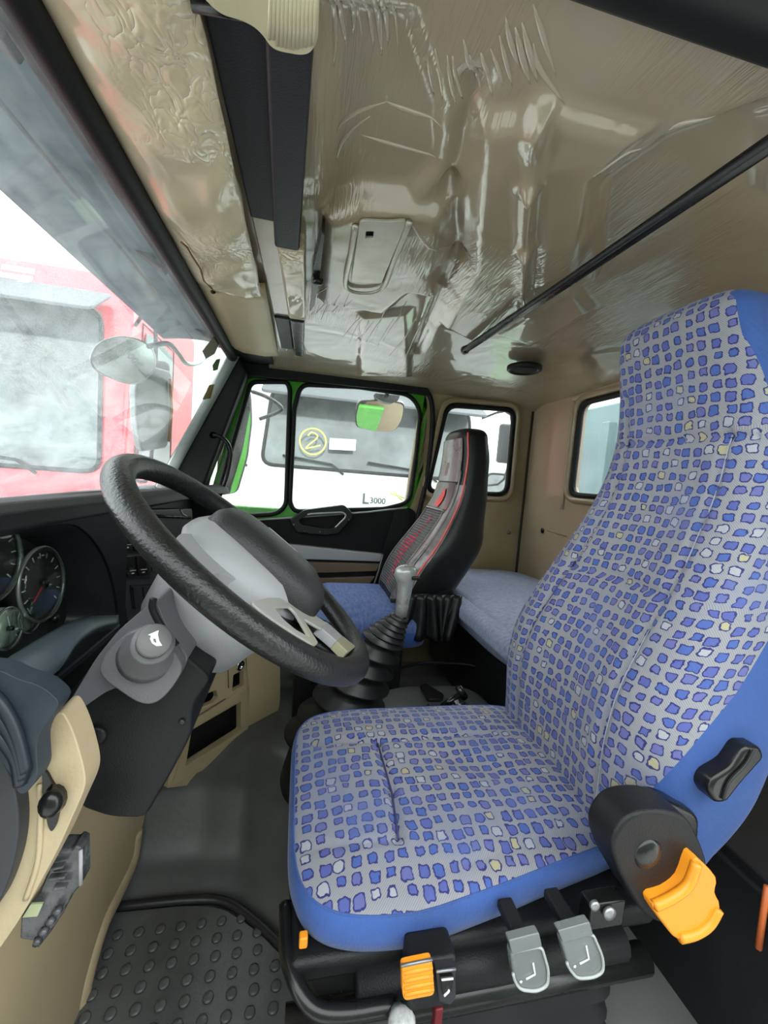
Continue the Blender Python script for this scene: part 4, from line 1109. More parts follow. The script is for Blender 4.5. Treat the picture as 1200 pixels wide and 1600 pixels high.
# hub pad: shield-shaped dome
def padring(s, n, k=0.0):
    pts = []
    for i in range(64):
        a = 2*math.pi*i/64; c_, s_ = math.cos(a), math.sin(a)
        x = math.copysign(abs(c_)**(2/3.2), c_)*0.078; y = math.copysign(abs(s_)**(2/3.0), s_)*0.104
        x *= 1.0-0.10*(y/0.104)
        pts.append(W(x*s, y*s-0.012+k, n))
    return pts
HUBM = mat('dark_grey_hub_pad', (0.024, 0.024, 0.025), 0.42, spec=0.4, bump=0.3, bscale=350, var=0.25, vscale=12)
loft('hub_pad', [padring(0.98, 0.0), padring(1.0, 0.02), padring(0.97, 0.040), padring(0.88, 0.052), padring(0.70, 0.060), padring(0.4, 0.064), padring(0.1, 0.065)], HUBM, sw_)
prism('pad_emblem_inlay', rnd([W(0.018, 0.018, 0.063), W(0.034, 0.020, 0.062), W(0.030, -0.038, 0.0625), W(0.022, -0.040, 0.063)], 0.006), tuple(WN*0.002), mat('silver_grey_inlay', (0.2, 0.21, 0.2), 0.35), sw_, bevel=0.001)
def surr(s, n):
    pts = []
    for i in range(64):
        a = 2*math.pi*i/64; c_, s_ = math.cos(a), math.sin(a)
        x = math.copysign(abs(c_)**(2/2.8), c_)*0.104; y = math.copysign(abs(s_)**(2/2.8), s_)*0.104
        pts.append(W(x*s, y*s+0.002, n))
    return pts
loft('pad_surround', [surr(0.9, -0.02), surr(1.0, 0.0), surr(0.98, 0.010), surr(0.80, 0.034), surr(0.7, 0.038)], LGREY, sw_)
# lower surround and spokes
def spoke(name, pts, th, m, n0=0.0, bevel=0.006):
    return prism(name, rnd([W(u, v, n0) for u, v in pts], 0.012), tuple(WN*th), m, sw_, bevel=bevel, seg=3)
for sx in (-1, 1):
    spoke('spoke', [(sx*0.06, 0.085), (sx*0.10, 0.095), (sx*0.192, 0.075), (sx*0.198, 0.045), (sx*0.12, 0.03), (sx*0.075, -0.02)], 0.014, LGREY, -0.004)
YEL = mat('yellowed_grey_trim', (0.27, 0.25, 0.16), 0.4)
WP0 = WC+WN*0.022
def PW(px, py, off=0.0):
    d = Vector(ray(px, py)); c = Vector(CAM); q = WP0+WN*off
    return tuple(c+d*((q-c).dot(WN)/d.dot(WN)))
pl_o = rnd([PW(a, b) for a, b in [(392, 940), (418, 933), (448, 934), (478, 950), (512, 974), (503, 983), (474, 966), (498, 1004), (492, 1009), (460, 990), (430, 970), (408, 954)]], 0.006)
pl_h = rnd([PW(a, b) for a, b in [(430, 950), (453, 948), (461, 956), (484, 995), (462, 983), (443, 967)]], 0.004)
sp_ = holed('spoke', pl_o, [pl_h], tuple(-WN*0.004), mat('spoke_grey', (0.33, 0.33, 0.33), 0.35, col2=(0.36, 0.34, 0.24), vscale=9), sw_, bevel=0.0015)
sp_['label'] = 'light grey lower spoke plate with a triangular opening'
prism('spoke', rnd([PW(a, b) for a, b in [(499, 978), (509, 970), (536, 994), (527, 1002)]], 0.003), tuple(-WN*0.014), LGREY, sw_, bevel=0.002)
prism('spoke_end', rnd([PW(a, b) for a, b in [(526, 1001), (535, 993), (556, 1010), (544, 1019)]], 0.003), tuple(-WN*0.014), YEL, sw_, bevel=0.002)
prism('spoke_backing', rnd([PW(a, b, -0.016) for a, b in [(425, 942), (470, 948), (515, 972), (552, 1012), (542, 1026), (500, 1012), (450, 984)]], 0.006), tuple(-WN*0.008), BLACKG, sw_, bevel=0.002)
lathe('hub_shroud', tuple(WC-WN*0.075), tuple(WN), [(-0.055, 0.060), (-0.045, 0.078), (0.01, 0.092), (0.045, 0.097), (0.062, 0.092), (0.066, 0.07)], LGREY, sw_, n=40)

# ================================================================== column
sc_ = thing('steering_column', 'dark steering column shroud with a grey square horn-button boss on its side', 'steering column', (0.6, 0.25, 0.5))
def Cx(a, b, x=0.50): return PX(a, b, x)
up_ = [Cx(a, b) for a, b in [(240, 938), (262, 985), (275, 1010), (330, 1060), (300, 1105), (298, 1150), (272, 1200), (226, 1280), (172, 1279), (122, 1262), (100, 1190), (88, 1110), (118, 1072), (150, 1030), (180, 990)]]
prism('column_shroud', rnd(up_, 0.012), (0.19, 0, 0), BLACK, sc_, bevel=0.022, seg=5)
prism('upper_shell', rnd([Cx(a, b, 0.492) for a, b in [(243, 935), (256, 968), (268, 992), (298, 1030), (250, 1060), (170, 1078), (110, 1120), (100, 1110), (150, 1028), (185, 985)]], 0.01), (0.20, 0, 0), GREY, sc_, bevel=0.018, seg=4)
bp_ = rnd([Cx(a, b, 0.475) for a, b in [(152, 1040), (178, 1003), (212, 982), (248, 985), (283, 1035), (284, 1052), (262, 1085), (240, 1102), (215, 1100), (160, 1062)]], 0.014)
prism('button_plinth', bp_, (0.03, 0, 0), GREY, sc_, bevel=0.010, seg=4)
bc = Vector(Cx(232, 1020, 0.475)); bt = Vector(Cx(240, 1004, 0.435)); ax_ = (bt-bc)
aa = ax_.normalized(); Lh = ax_.length
lathe('button_boss', tuple(bc-aa*0.01), tuple(aa), [(0, 0.030), (0.012, 0.027), (0.02, 0.0235), (Lh+0.004, 0.0205), (Lh+0.008, 0.0190)], GREY, sc_, n=32)
BUT = mat('horn_button_grey', (0.12, 0.12, 0.118), 0.5, spec=0.3)
hb = lathe('horn_button', tuple(bt+aa*0.0), tuple(aa), [(0, 0.0160), (0.009, 0.0160), (0.011, 0.0145), (0.0115, 0.004)], BUT, sc_, n=32)
# trumpet symbol
cen = bt+aa*0.0118
ru = Vector((0, -1, 0)); ru = (ru-aa*ru.dot(aa)).normalized(); uu = aa.cross(ru); uu = uu if uu.z > 0 else -uu
def B_(x, y): return tuple(cen+ru*x+uu*y)
hs_ = 0.0000600
ho_ = [B_(x*hs_, y*hs_) for x, y in [(-115, 75), (25, 160), (25, 90), (65, -10), (125, -85), (40, -95), (-30, -55), (-75, 15), (-70, 60)]]
hh_ = [B_(x*hs_, y*hs_) for x, y in [(-30, 20), (5, 20), (35, -45), (5, -40), (-20, -15)]]
holed('horn_symbol', ho_, [hh_], tuple(aa*0.0004), WHITEP, hb, bevel=0)
tube('shell_gap', smoothpath([Cx(a, b, 0.487) for a, b in [(240, 935), (238, 950), (250, 975), (276, 1008)]], 5), 0.004, BLACK, sc_, n=6)
lathe('shroud_screw', Cx(284, 1128, 0.499), (-1, 0, 0), [(0, 0.004), (0.002, 0.003)], DGREY, sc_, n=10)
lathe('shroud_dimple', Cx(150, 1150, 0.497), (-1, 0, 0), [(0, 0.012), (0.002, 0.009), (0.003, 0.004)], BLACK, sc_, n=14)

# ================================================================== gear lever
gl_ = thing('gear_lever', 'gear lever with silver-grey knob rising from a black rubber bellows boot', 'gear lever', (1.1, -0.12, 0.36))
ax0 = Vector((1.08, -0.09, 0.21)); ax1 = Vector(PX(598, 1000, 1.05)); ax2 = Vector(PX(626, 962, 1.05))
path = [ax0, ax0.lerp(ax1, 0.5)+Vector((0, 0.015, 0)), ax1, ax2]
prof = [(0.0, 0.130, 0.078), (0.04, 0.132, 0.080), (0.13, 0.125, 0.082), (0.17, 0.095, 0.075)]
for t_, r_ in ((0.215, 0.118), (0.30, 0.104), (0.385, 0.090), (0.465, 0.078), (0.54, 0.068), (0.61, 0.060), (0.675, 0.053), (0.74, 0.047), (0.80, 0.041), (0.86, 0.036), (0.915, 0.031)):
    prof += [(t_-0.018, r_*0.80, r_*0.74), (t_-0.004, r_, r_*0.92), (t_+0.004, r_, r_*0.92), (t_+0.030, r_*0.66, r_*0.62)]
prof += [(0.955, 0.022, 0.022), (1.0, 0.020, 0.020)]
def onpath(t):
    k = t*(len(path)-1)*0.999; i = int(k); return path[i].lerp(path[i+1], k-i)
rings = []
for t, rx_, ry_ in prof:
    c_ = onpath(t); tilt = (ax1-ax0).normalized()
    tl = min(1, t*1.3)
    nrm = Vector((0, 0, 1)).lerp(tilt, tl).normalized()
    u_ = Vector((1, 0, 0)); u_ = (u_-nrm*u_.dot(nrm)).normalized(); v_ = nrm.cross(u_)
    rings.append([tuple(c_+u_*math.cos(2*math.pi*k/32)*rx_*1.0+v_*math.sin(2*math.pi*k/32)*ry_*1.22) for k in range(32)])
loft('boot', rings, mat('boot_rubber', (0.014, 0.014, 0.014), 0.38, var=0.15), gl_)
kt = Vector(PX(637, 893, 1.05)); kb0 = ax2
KM = mat('silver_knob_grip', (0.34, 0.34, 0.33), 0.28, metal=0.25, coat=0.6, bump=0.3, bscale=60, var=0.15, vscale=20)
d_ = (kt-kb0).normalized()
lathe('collar', tuple(kb0-d_*0.012), tuple(d_), [(0, 0.018), (0.012, 0.019), (0.016, 0.015)], BLACKG, gl_, n=20)
kr = []
for t, r1, r2, off in [(0, 0.017, 0.017, 0), (0.2, 0.018, 0.018, 0), (0.5, 0.0195, 0.019, 0), (0.62, 0.021, 0.02, 0.001), (0.72, 0.027, 0.022, 0.004), (0.82, 0.031, 0.025, 0.006), (0.92, 0.030, 0.025, 0.004), (0.98, 0.024, 0.02, 0.002), (1.02, 0.013, 0.011, 0), (1.03, 0.002, 0.002, 0)]:
    c_ = kb0.lerp(kt, t*1.12); u_ = Vector((0, -1, 0)); u_ = (u_-d_*u_.dot(d_)).normalized(); v_ = d_.cross(u_)
    kr.append([tuple(c_+u_*(math.cos(2*math.pi*k/24)*r1-off)+v_*math.sin(2*math.pi*k/24)*r2) for k in range(24)])
loft('knob', kr, KM, gl_)
box('range_switch', tuple(kb0.lerp(kt, 0.90)+Vector((-0.022, -0.018, 0.0))), (0.012, 0.022, 0.010), BLACKG, gl_, bevel=0.003)
box('side_button', tuple(kb0.lerp(kt, 0.35)+Vector((-0.0, 0.028, 0.0))), (0.012, 0.014, 0.014), BLACKG, gl_, bevel=0.003)
box('red_tab', PX(588, 985, 1.06), (0.006, 0.012, 0.012), RED, gl_, bevel=0.002)

# ================================================================== engine cover between the seats
ec = thing('engine_cover', 'grey rubber-covered engine tunnel box between the two seats', 'engine cover', (1.15, -0.3, 0.2))
ECM = mat('grey_engine_mat', (0.10, 0.105, 0.10), 0.42, bump=0.2, bscale=120, col2=(0.15, 0.155, 0.15), vscale=3)
rings = []
for s, z in ((1.04, 0.15), (1.03, 0.27), (1.0, 0.345), (0.96, 0.372), (0.86, 0.385), (0.5, 0.392), (0.05, 0.395)):
    cx_, cy_ = 1.10, -0.445; hx_, hy_ = 0.15*s, 0.185*s
    rings.append(rnd([(cx_-hx_, cy_-hy_, z), (cx_+hx_, cy_-hy_, z), (cx_+hx_, cy_+hy_, z), (cx_-hx_, cy_+hy_, z)], 0.10, 6))
loft('cover', rings, ECM, ec)
prism('raised_pocket', rnd([PZ(a, b, 0.40) for a, b in [(655, 1075), (665, 1072), (694, 1090), (690, 1098), (668, 1098)]], 0.01), (0, 0, 0.012), BLACK, ec, bevel=0.004)
tube('mat_edge', smoothpath([PZ(a, b, 0.40) for a, b in [(610, 1050), (660, 1036), (740, 1040), (765, 1060)]], 5), 0.006, BLACK, ec, n=6)
hl = thing('parking_brake_lever', 'short black lever with a knob lying between the seats', 'lever', (0.98, -0.38, 0.40))
tube('shaft', [PX(690, 1105, 0.93), PX(718, 1086, 0.93)], 0.008, BLACKG, hl, n=10)
tube('tee_knob', [PX(716, 1074, 0.93), PX(726, 1090, 0.93)], [0.009, 0.010], BLACKG, hl, n=12)
box('bracket', PX(700, 1118, 0.93), (0.05, 0.10, 0.05), BLACK, hl, bevel=0.006)
prism('red_release', [PX(a, b, 0.92) for a, b in [(708, 1104), (716, 1096), (720, 1099), (712, 1107)]], (0.006, 0, 0), RED, hl, bevel=0.001)
sb = thing('seat_belt_buckle', 'dark buckle stalk with red button beside the seat cushion', 'buckle', (0.9, -0.36, 0.45))
prism('stalk', rnd([PX(a, b, 0.90) for a, b in [(712, 1102), (722, 1098), (760, 1120), (752, 1130), (715, 1112)]], 0.004), (0.02, 0, 0), BLACKG, sb, bevel=0.003)
tube('silver_edge', [PX(716, 1100, 0.895), PX(750, 1118, 0.895)], 0.0022, STEEL, sb, n=6)
# ================================================================== dashboard
da = thing('dashboard', 'black dashboard with deep instrument hood, switch panels and storage ledge', 'dashboard', (0.9, 0.45, 0.6))
DM = mat('black_dash_skin', (0.010, 0.011, 0.012), 0.55, spec=0.18, bump=0.2, bscale=450, var=0.15, vscale=5)
DS = mat('satin_dash_plastic', (0.022, 0.023, 0.026), 0.32, bump=0.05, bscale=300)
tp = [(0.62, 0.935), (0.50, 0.965), (0.36, 0.990), (0.315, 0.992), (0.298, 0.982), (0.292, 0.965)]
def tpf(u, v):
    x = 0.14+u*1.70
    k = v*(len(tp)-1); i = min(int(k), len(tp)-2); t = k-i
    y = tp[i][0]*(1-t)+tp[i+1][0]*t; z = tp[i][1]*(1-t)+tp[i+1][1]*t
    return (x, y, z-0.020*max(0, (x-0.5)/1.3))
grid('dash_top', tpf, 30, 20, DM, da, solid=0.02)
# face with the instrument opening
YF = 0.295
op = [(0.400, 0.955), (0.50, 0.962), (0.605, 0.958), (0.655, 0.940), (0.700, 0.905), (0.735, 0.862), (0.758, 0.815), (0.766, 0.785), (0.755, 0.762), (0.70, 0.752), (0.56, 0.752), (0.44, 0.756), (0.40, 0.78), (0.385, 0.88)]
op3 = smoothpath([(x, YF, z) for x, z in op], 4, closed=True)
outer = [(0.14, YF, 0.975), (0.80, YF, 0.968), (0.80, YF, 0.715), (0.14, YF, 0.715)]
holed('instrument_hood', outer, [op3], (0, 0.02, 0), DM, da, bevel=0.006)
# cavity walls: from the opening back to the cluster plane
c0 = Vector((0.58, YF, 0.86)); rings = []
for s, d, dz in ((1.0, 0.004, 0), (0.97, 0.012, 0), (0.90, 0.03, 0.0), (0.84, 0.05, 0.0), (0.80, 0.062, 0)):
    rings.append([(c0.x+(p[0]-c0.x)*s, YF+d, c0.z+(p[2]-c0.z)*s-0.01*d) for p in op3])
loft('hood_tunnel', rings, DS, da, cap0=False, cap1=False)
cp = [(c0.x+(p[0]-c0.x)*0.82, YF+0.060, c0.z+(p[2]-c0.z)*0.82) for p in op3]
cl = mesh('cluster_face', cp, [tuple(range(len(cp)))], mat('cluster_black', (0.02, 0.022, 0.022), 0.4), da)
# dials
DIAL = mat('dial_face_black', (0.025, 0.025, 0.026), 0.4)
DIALG = mat('dial_face_reflection', (0.42, 0.50, 0.42), 0.35, coat=0.6, var=0.15, vscale=30)  # pale green lens reflection painted into the small dial faces
BEZ = mat('dial_bezel', (0.30, 0.31, 0.30), 0.25, metal=0.6)
def dial(px, py, rad, face, ticks, needle_deg, needle_m):
    p = Vector(PY(px, py, 0.335)); nrm = Vector((0, -1, 0.08)).normalized()
    u_ = Vector((1, 0, 0)); v_ = nrm.cross(u_); v_ = v_ if v_.z > 0 else -v_
    b_ = lathe('gauge', tuple(p+Vector((0, 0.02, 0))), tuple(nrm), [(0, rad*0.96), (0.018, rad*0.95), (0.020, rad*0.9)], face, da, n=40)
    tube('bezel', [tuple(p+nrm*0.002+u_*math.cos(2*math.pi*k/40)*rad+v_*math.sin(2*math.pi*k/40)*rad) for k in range(40)], rad*0.055, BEZ, b_, closed=True, n=8)
    for i in range(ticks):
        a_ = math.radians(-45+270*i/(ticks-1)); r1, r2 = rad*0.70, rad*0.84
        tube('tick', [tuple(p+nrm*0.0015+(u_*math.cos(a_)+v_*math.sin(a_))*r_) for r_ in (r1, r2)], rad*0.018, WHITEP, b_, n=4)
    a_ = math.radians(needle_deg)
    tube('needle', [tuple(p+nrm*0.004-(u_*math.cos(a_)+v_*math.sin(a_))*rad*0.15), tuple(p+nrm*0.004+(u_*math.cos(a_)+v_*math.sin(a_))*rad*0.62)], rad*0.025, needle_m, b_, n=5)
    lathe('needle_hub', tuple(p+nrm*0.002), tuple(nrm), [(0, rad*0.14), (0.005, rad*0.12)], BLACKG, b_, n=14)
    # lens
    lathe('lens', tuple(p+nrm*0.006), tuple(nrm), [(0, rad*1.0), (0.002, rad*0.8), (0.003, rad*0.01)], LENS, b_, n=32)
dial(64, 912, 0.0495, DIAL, 13, 215, RED)
dial(-18, 872, 0.0495, DIAL, 13, 200, RED)
dial(44, 962, 0.022, DIALG, 7, 120, WHITEP)
dial(10, 982, 0.025, DIALG, 7, 100, WHITEP)
dial(-60, 985, 0.026, DIALG, 7, 100, WHITEP)
lathe('trip_button', PY(72, 966, 0.34), (0, -1, 0), [(0, 0.006), (0.014, 0.006), (0.016, 0.004)], BLACKG, da, n=12)
# ledge below the instruments
led = [PY(a, b, 0.285) for a, b in [(182, 968), (110, 972), (70, 992), (20, 1034), (-60, 1085)]]
LEDM = mat('dusty_blue_ledge', (0.045, 0.06, 0.075), 0.35, col2=(0.10, 0.13, 0.155), vscale=5)
lt1 = smoothpath([PY(a, b, 0.292) for a, b in [(184, 964), (140, 964), (108, 972), (60, 998), (0, 1036), (-60, 1080)]], 6)
lt2 = smoothpath([PY(a, b, 0.255) for a, b in [(186, 974), (150, 984), (118, 1008), (86, 1052), (0, 1076), (-60, 1110)]], 6)
def ledf(u, v):
    k = u*(len(lt1)-1); i = min(int(k), len(lt1)-2); t = k-i
    p = Vector(lt1[i]).lerp(Vector(lt1[i+1]), t); q = Vector(lt2[i]).lerp(Vector(lt2[i+1]), t)
    r = p.lerp(q, v); r.z += 0.008*math.sin(math.pi*v); return tuple(r)
grid('cluster_ledge', ledf, 30, 8, LEDM, da, solid=0.01)
prism('ledge_shelf', [(0.40, 0.29, 0.752), (0.77, 0.29, 0.752), (0.78, 0.42, 0.760), (0.40, 0.42, 0.760)], (0, 0, 0.012), NAVY, da, bevel=0.004)
# pocket under the ledge with beige edge inside
prism('pocket_side', [(0.775, 0.300, 0.76), (0.775, 0.44, 0.76), (0.775, 0.44, 0.50), (0.775, 0.33, 0.50)], (0.02, 0, 0), DS, da, bevel=0.004)
box('lower_backing', (0.62, 0.50, 0.66), (0.98, 0.08, 0.36), BLACK, da, bevel=0.01)
prism('beige_pocket_edge', [PY(a, b, 0.36) for a, b in [(104, 1025), (160, 1022), (160, 1050), (108, 1052)]], (0, 0.04, 0), BEIGE, da, bevel=0.003)
tube('crossbar', [PY(80, 1072, 0.36), PY(160, 1045, 0.36)], 0.012, mat('brown_bar', (0.03, 0.025, 0.022), 0.5), da, n=10)
box('dash_body', (0.98, 0.49, 0.83), (1.66, 0.12, 0.22), BLACK, da, bevel=0.01)
# centre panel: framed switch board
YC = 0.355
cpn = [PY(a, b, YC) for a, b in [(158, 800), (190, 797), (300, 795), (310, 960), (240, 1010), (205, 1000), (188, 900)]]
prism('centre_panel', rnd(cpn, 0.015), (0, 0.05, 0), mat('centre_panel_grey', (0.035, 0.036, 0.036), 0.42, bump=0.1, bscale=400), da, bevel=0.006)
prism('panel_side', [(0.795, 0.298, 0.966), (0.90, 0.356, 0.965), (0.97, 0.356, 0.60), (0.795, 0.298, 0.60)], (0, 0.03, 0), DM, da, bevel=0.004)
def sw(px0, py0, px1, py1, m=BLACKG, d=0.006, y=YC, nm='rocker_switch', mark=True):
    pts = [PY(a, b, y-d) for a, b in [(px0, py0), (px1, py0-2), (px1+3, py1-2), (px0+4, py1)]]
    o = prism(nm, rnd(pts, 0.003), (0, d+0.004, 0), m, da, bevel=0.002)
    if mark:
        a = PY(px0+4+(px1-px0)*0.25, py0+(py1-py0)*0.68, y-d-0.001); b = PY(px0+4+(px1-px0)*0.8, py0+(py1-py0)*0.66, y-d-0.001)
        tube('white_legend', [a, b], 0.0011, WHITEP, o, n=4)
        a = PY(px0+4+(px1-px0)*0.4, py0+(py1-py0)*0.82, y-d-0.001); b = PY(px0+4+(px1-px0)*0.6, py0+(py1-py0)*0.80, y-d-0.001)
        tube('white_legend', [a, b], 0.0016, WHITEP, o, n=4)
    return o
sw(182, 826, 234, 866, m=BLACK, d=0.002, nm='switch_bezel', mark=False)
sw(184, 829, 205, 862); sw(207, 828, 228, 861)
sw(192, 868, 232, 906, m=BLACK, d=0.002, nm='switch_bezel', mark=False)
sw(196, 870, 211, 902); sw(213, 869, 228, 900)
sw(204, 914, 243, 952, m=BLACK, d=0.002, nm='switch_bezel', mark=False)
sw(208, 918, 222, 952, m=DGREY, mark=False); sw(224, 917, 238, 950, m=DGREY, mark=False)
lathe('rotary_knob', PY(183, 808, YC-0.001), (0, -1, 0), [(0, 0.014), (0.008, 0.013), (0.012, 0.010)], DGREY, da, n=20)
lathe('cigar_lighter', PY(239, 884, YC-0.001), (0, -1, 0), [(0, 0.013), (0.004, 0.013), (0.005, 0.008), (0.001, 0.007)], CHROME, da, n=20)
# far side of the dash
prism('glove_lid', rnd([PY(a, b, 0.37) for a, b in [(262, 812), (300, 814), (380, 818), (380, 880), (262, 872)]], 0.01), (0, 0.03, 0), mat('teal_grey_lid', (0.09, 0.11, 0.11), 0.45), da, bevel=0.004)
tube('lid_groove', [PY(240, 806, 0.352), PY(298, 809, 0.352)], 0.004, BLACKG, da, n=6)
tube('dash_hook', smoothpath([PY(282, 797, 0.34), PY(285, 803, 0.34), PY(292, 807, 0.34)], 4), 0.003, STEEL, da, n=6)

# ---- beige lower console (diagonal face)
lc = thing('lower_console', 'beige lower centre console with open black bins, standing on the tunnel', 'console', (1.2, 0.2, 0.2))
A = Vector(PZ(265, 1230, 0.2)); B = Vector(PZ(390, 1140, 0.2)); nrm = (B-A).cross(Vector((0, 0, 1))).normalized()
if nrm.dot(Vector(CAM)-A) < 0: nrm = -nrm
def PP(px, py, off=0.0, P0=A, n_=nrm):
    d = Vector(ray(px, py)); c = Vector(CAM); q = P0+n_*off
    return tuple(c+d*((q-c).dot(n_)/d.dot(n_)))
inn = tuple(-nrm*0.16)
fo = [PP(a, b) for a, b in [(262, 1232), (292, 1228), (330, 1200), (385, 1150), (390, 1075), (384, 1030), (385, 985), (330, 990), (305, 1030), (292, 1090), (268, 1180)]]
bin1 = rnd([PP(a, b) for a, b in [(291, 1195), (300, 1141), (376, 1097), (376, 1140)]], 0.006)
bin2 = rnd([PP(a, b) for a, b in [(303, 1112), (312, 1090), (338, 1078), (341, 1090), (336, 1097)]], 0.006)
bin3 = rnd([PP(a, b) for a, b in [(363, 1081), (365, 1055), (381, 1047), (381, 1071)]], 0.004)
holed('face', fo, [bin1, bin2, bin3], tuple(-nrm*0.02), BEIGE, lc, bevel=0.004)
for b_ in (bin1, bin2, bin3):
    prism('open_bin', [tuple(Vector(p)-nrm*0.045) for p in b_], tuple(-nrm*0.005), mat('bin_black', (0.006, 0.006, 0.006), 0.6), lc, bevel=0)
    loft('bin_wall', [[tuple(Vector(p)-nrm*0.018) for p in b_], [tuple(Vector(p)-nrm*0.047) for p in b_]], BLACK, lc, False, False, smooth=False)
fr1 = rnd([PP(a, b, 0.006) for a, b in [(270, 1228), (300, 1128), (388, 1073), (388, 1150), (332, 1196)]], 0.006)
fr2 = rnd([PP(a, b, 0.006) for a, b in [(290, 1198), (300, 1139), (377, 1095), (377, 1142)]], 0.005)
holed('bin_frame', fr1, [fr2], tuple(-nrm*0.008), BEIGE, lc, bevel=0.003)
tube('shelf_line', [PP(294, 1128, 0.004), PP(352, 1092, 0.004)], 0.0022, mat('brown_shadow_gap', (0.12, 0.08, 0.04), 0.6), lc, n=4)
tube('panel_gap', [PP(332, 1047, 0.001), PP(356, 1040, 0.001), PP(357, 1075, 0.001)], 0.0016, mat('brown_shadow_gap2', (0.12, 0.08, 0.04), 0.6), lc, n=4)
lathe('power_socket', PP(375, 1040, 0.0), tuple(nrm), [(0, 0.016), (0.004, 0.016), (0.005, 0.010), (0.0, 0.009)], CHROME, lc, n=20)
B1 = Vector(PZ(435, 1116, 0.2)); n2 = (B1-B).cross(Vector((0, 0, 1))).normalized()
if n2.dot(Vector(CAM)-B) < 0: n2 = -n2
sd_ = [PP(a, b, 0, B, n2) for a, b in [(386, 1145), (434, 1116), (438, 1095), (438, 1040), (415, 1000), (386, 985)]]
prism('side_panel', rnd(sd_, 0.02), tuple(-n2*0.15), BEIGE, lc, bevel=0.006)
# ---- kick panel (structure)
kp_ = [PY(a, b, 0.345) for a, b in [(228, 1262), (224, 1290), (206, 1345), (178, 1410), (160, 1450), (135, 1530), (122, 1600), (112, 1680), (-260, 1680), (-260, 1230)]]
kk = prism('wall_front', rnd(kp_, 0.02), (0, 0.03, 0), BEIGE, None, bevel=0.006); struct(kk)
rdg = tube('trim_14', smoothpath([PY(a, b, 0.352) for a, b in [(212, 1300), (205, 1345), (180, 1400), (156, 1450), (130, 1540), (118, 1620), (110, 1690)]], 5), 0.022, BEIGE, n=14, flat=0.7); struct(rdg)
# firewall closing the footwell behind consoles
fw = box('wall_firewall', (1.0, 0.60, 0.46), (1.75, 0.03, 0.98), BLACK, bevel=0.01); fw.name = 'wall_front'; struct(fw)
fp = prism('wall_front', [(1.82, 0.31, 0.05), (1.82, 0.60, 0.05), (1.82, 0.60, 0.94), (1.82, 0.35, 0.94)], (0.03, 0, 0), BLACK, None, bevel=0.005); struct(fp)

# ---- beige fuse-box cover at the left end, navy dash end, broken bracket
def E_(a, b, x=0.40): return PX(a, b, x)
fc = thing('fuse_cover', 'beige dash end cover with a black turn latch, left of the steering column', 'cover', E_(80, 1250))
body = [E_(a, b) for a, b in [(93, 1107), (108, 1128), (122, 1165), (134, 1212), (132, 1236), (115, 1272), (92, 1325), (60, 1385), (30, 1438), (0, 1482), (-60, 1560), (-60, 1480), (0, 1412), (22, 1350), (29, 1290), (28, 1246), (55, 1215), (50, 1155)]]
prism('cover_panel', rnd(body, 0.012, 4), (0.03, 0, 0), BEIGE, fc, bevel=0.009, seg=4)
tube('panel_crease', smoothpath([E_(a, b, 0.399) for a, b in [(62, 1225), (63, 1290), (58, 1350), (40, 1405)]], 5), 0.0025, BEIGE, fc, n=6)
lt = [E_(a, b, 0.397) for a, b in [(65, 1204), (72, 1206), (80, 1222), (92, 1240), (94, 1258), (88, 1290), (80, 1302), (74, 1290), (68, 1255)]]
prism('latch_recess', rnd(lt, 0.005), (0.006, 0, 0), BLACKG, fc, bevel=0.001)
lathe('latch_knob', E_(86, 1248, 0.392), (-1, 0, 0.15), [(0, 0.010), (0.010, 0.0085), (0.013, 0.005)], BLACKG, fc, n=14, sy=1.3)
de = thing('dash_end', 'dusty navy end moulding of the dashboard in the lower left corner', 'trim', E_(40, 1120))
nv = [E_(a, b, 0.37) for a, b in [(-80, 1040), (0, 1046), (28, 1062), (62, 1070), (92, 1094), (90, 1108), (56, 1152), (58, 1190), (60, 1212), (45, 1238), (28, 1243), (20, 1215), (-80, 1080)]]
prism('end_moulding', rnd(nv, 0.012, 4), (0.02, 0, 0), NAVY, de, bevel=0.014, seg=4)
for k in range(3):
    tube('moulded_groove', smoothpath([E_(a, b, 0.366) for a, b in [(-40, 1062+k*26), (0, 1098+k*26), (25, 1145+k*20), (40-k*4, 1205+k*10)]], 5), 0.005, mat('groove_navy', (0.015, 0.02, 0.028), 0.45), de, n=8)
dd = [E_(a, b, 0.385) for a, b in [(-80, 1150), (-10, 1165), (12, 1200), (27, 1250), (30, 1300), (22, 1352), (0, 1412), (-30, 1450), (-80, 1500)]]
prism('end_disc', rnd(dd, 0.02, 4), (0.03, 0, 0), mat('charcoal_disc', (0.03, 0.033, 0.038), 0.5), de, bevel=0.008, seg=3)
arm = tube('moulding_roll', smoothpath([E_(a, b, 0.40) for a, b in [(-60, 1042), (0, 1050), (30, 1068), (62, 1076), (80, 1088)]], 5), 0.008, mat('pale_blue_dust', (0.13, 0.18, 0.22), 0.4), de, n=10)
bk_ = thing('broken_bracket', 'loose jagged black plastic bracket hanging below the beige dash end cover', 'bracket', E_(90, 1380, 0.43))
bpts = [E_(a, b, 0.44) for a, b in [(90, 1328), (112, 1328), (116, 1322), (127, 1326), (128, 1382), (112, 1400), (98, 1428), (80, 1456), (57, 1486), (56, 1472), (30, 1468), (32, 1432), (60, 1395)]]
BRK = mat('scuffed_black_plastic', (0.03, 0.03, 0.032), 0.25, col2=(0.11, 0.11, 0.12), vscale=45, bump=0.8, bscale=40)
prism('bracket_body', bpts, (0.02, 0, 0), BRK, bk_, bevel=0.003)
tube('pale_edge', [E_(126, 1328, 0.438), E_(126, 1382, 0.438)], 0.002, mat('worn_grey_edge', (0.35, 0.35, 0.37), 0.4), bk_, n=6)
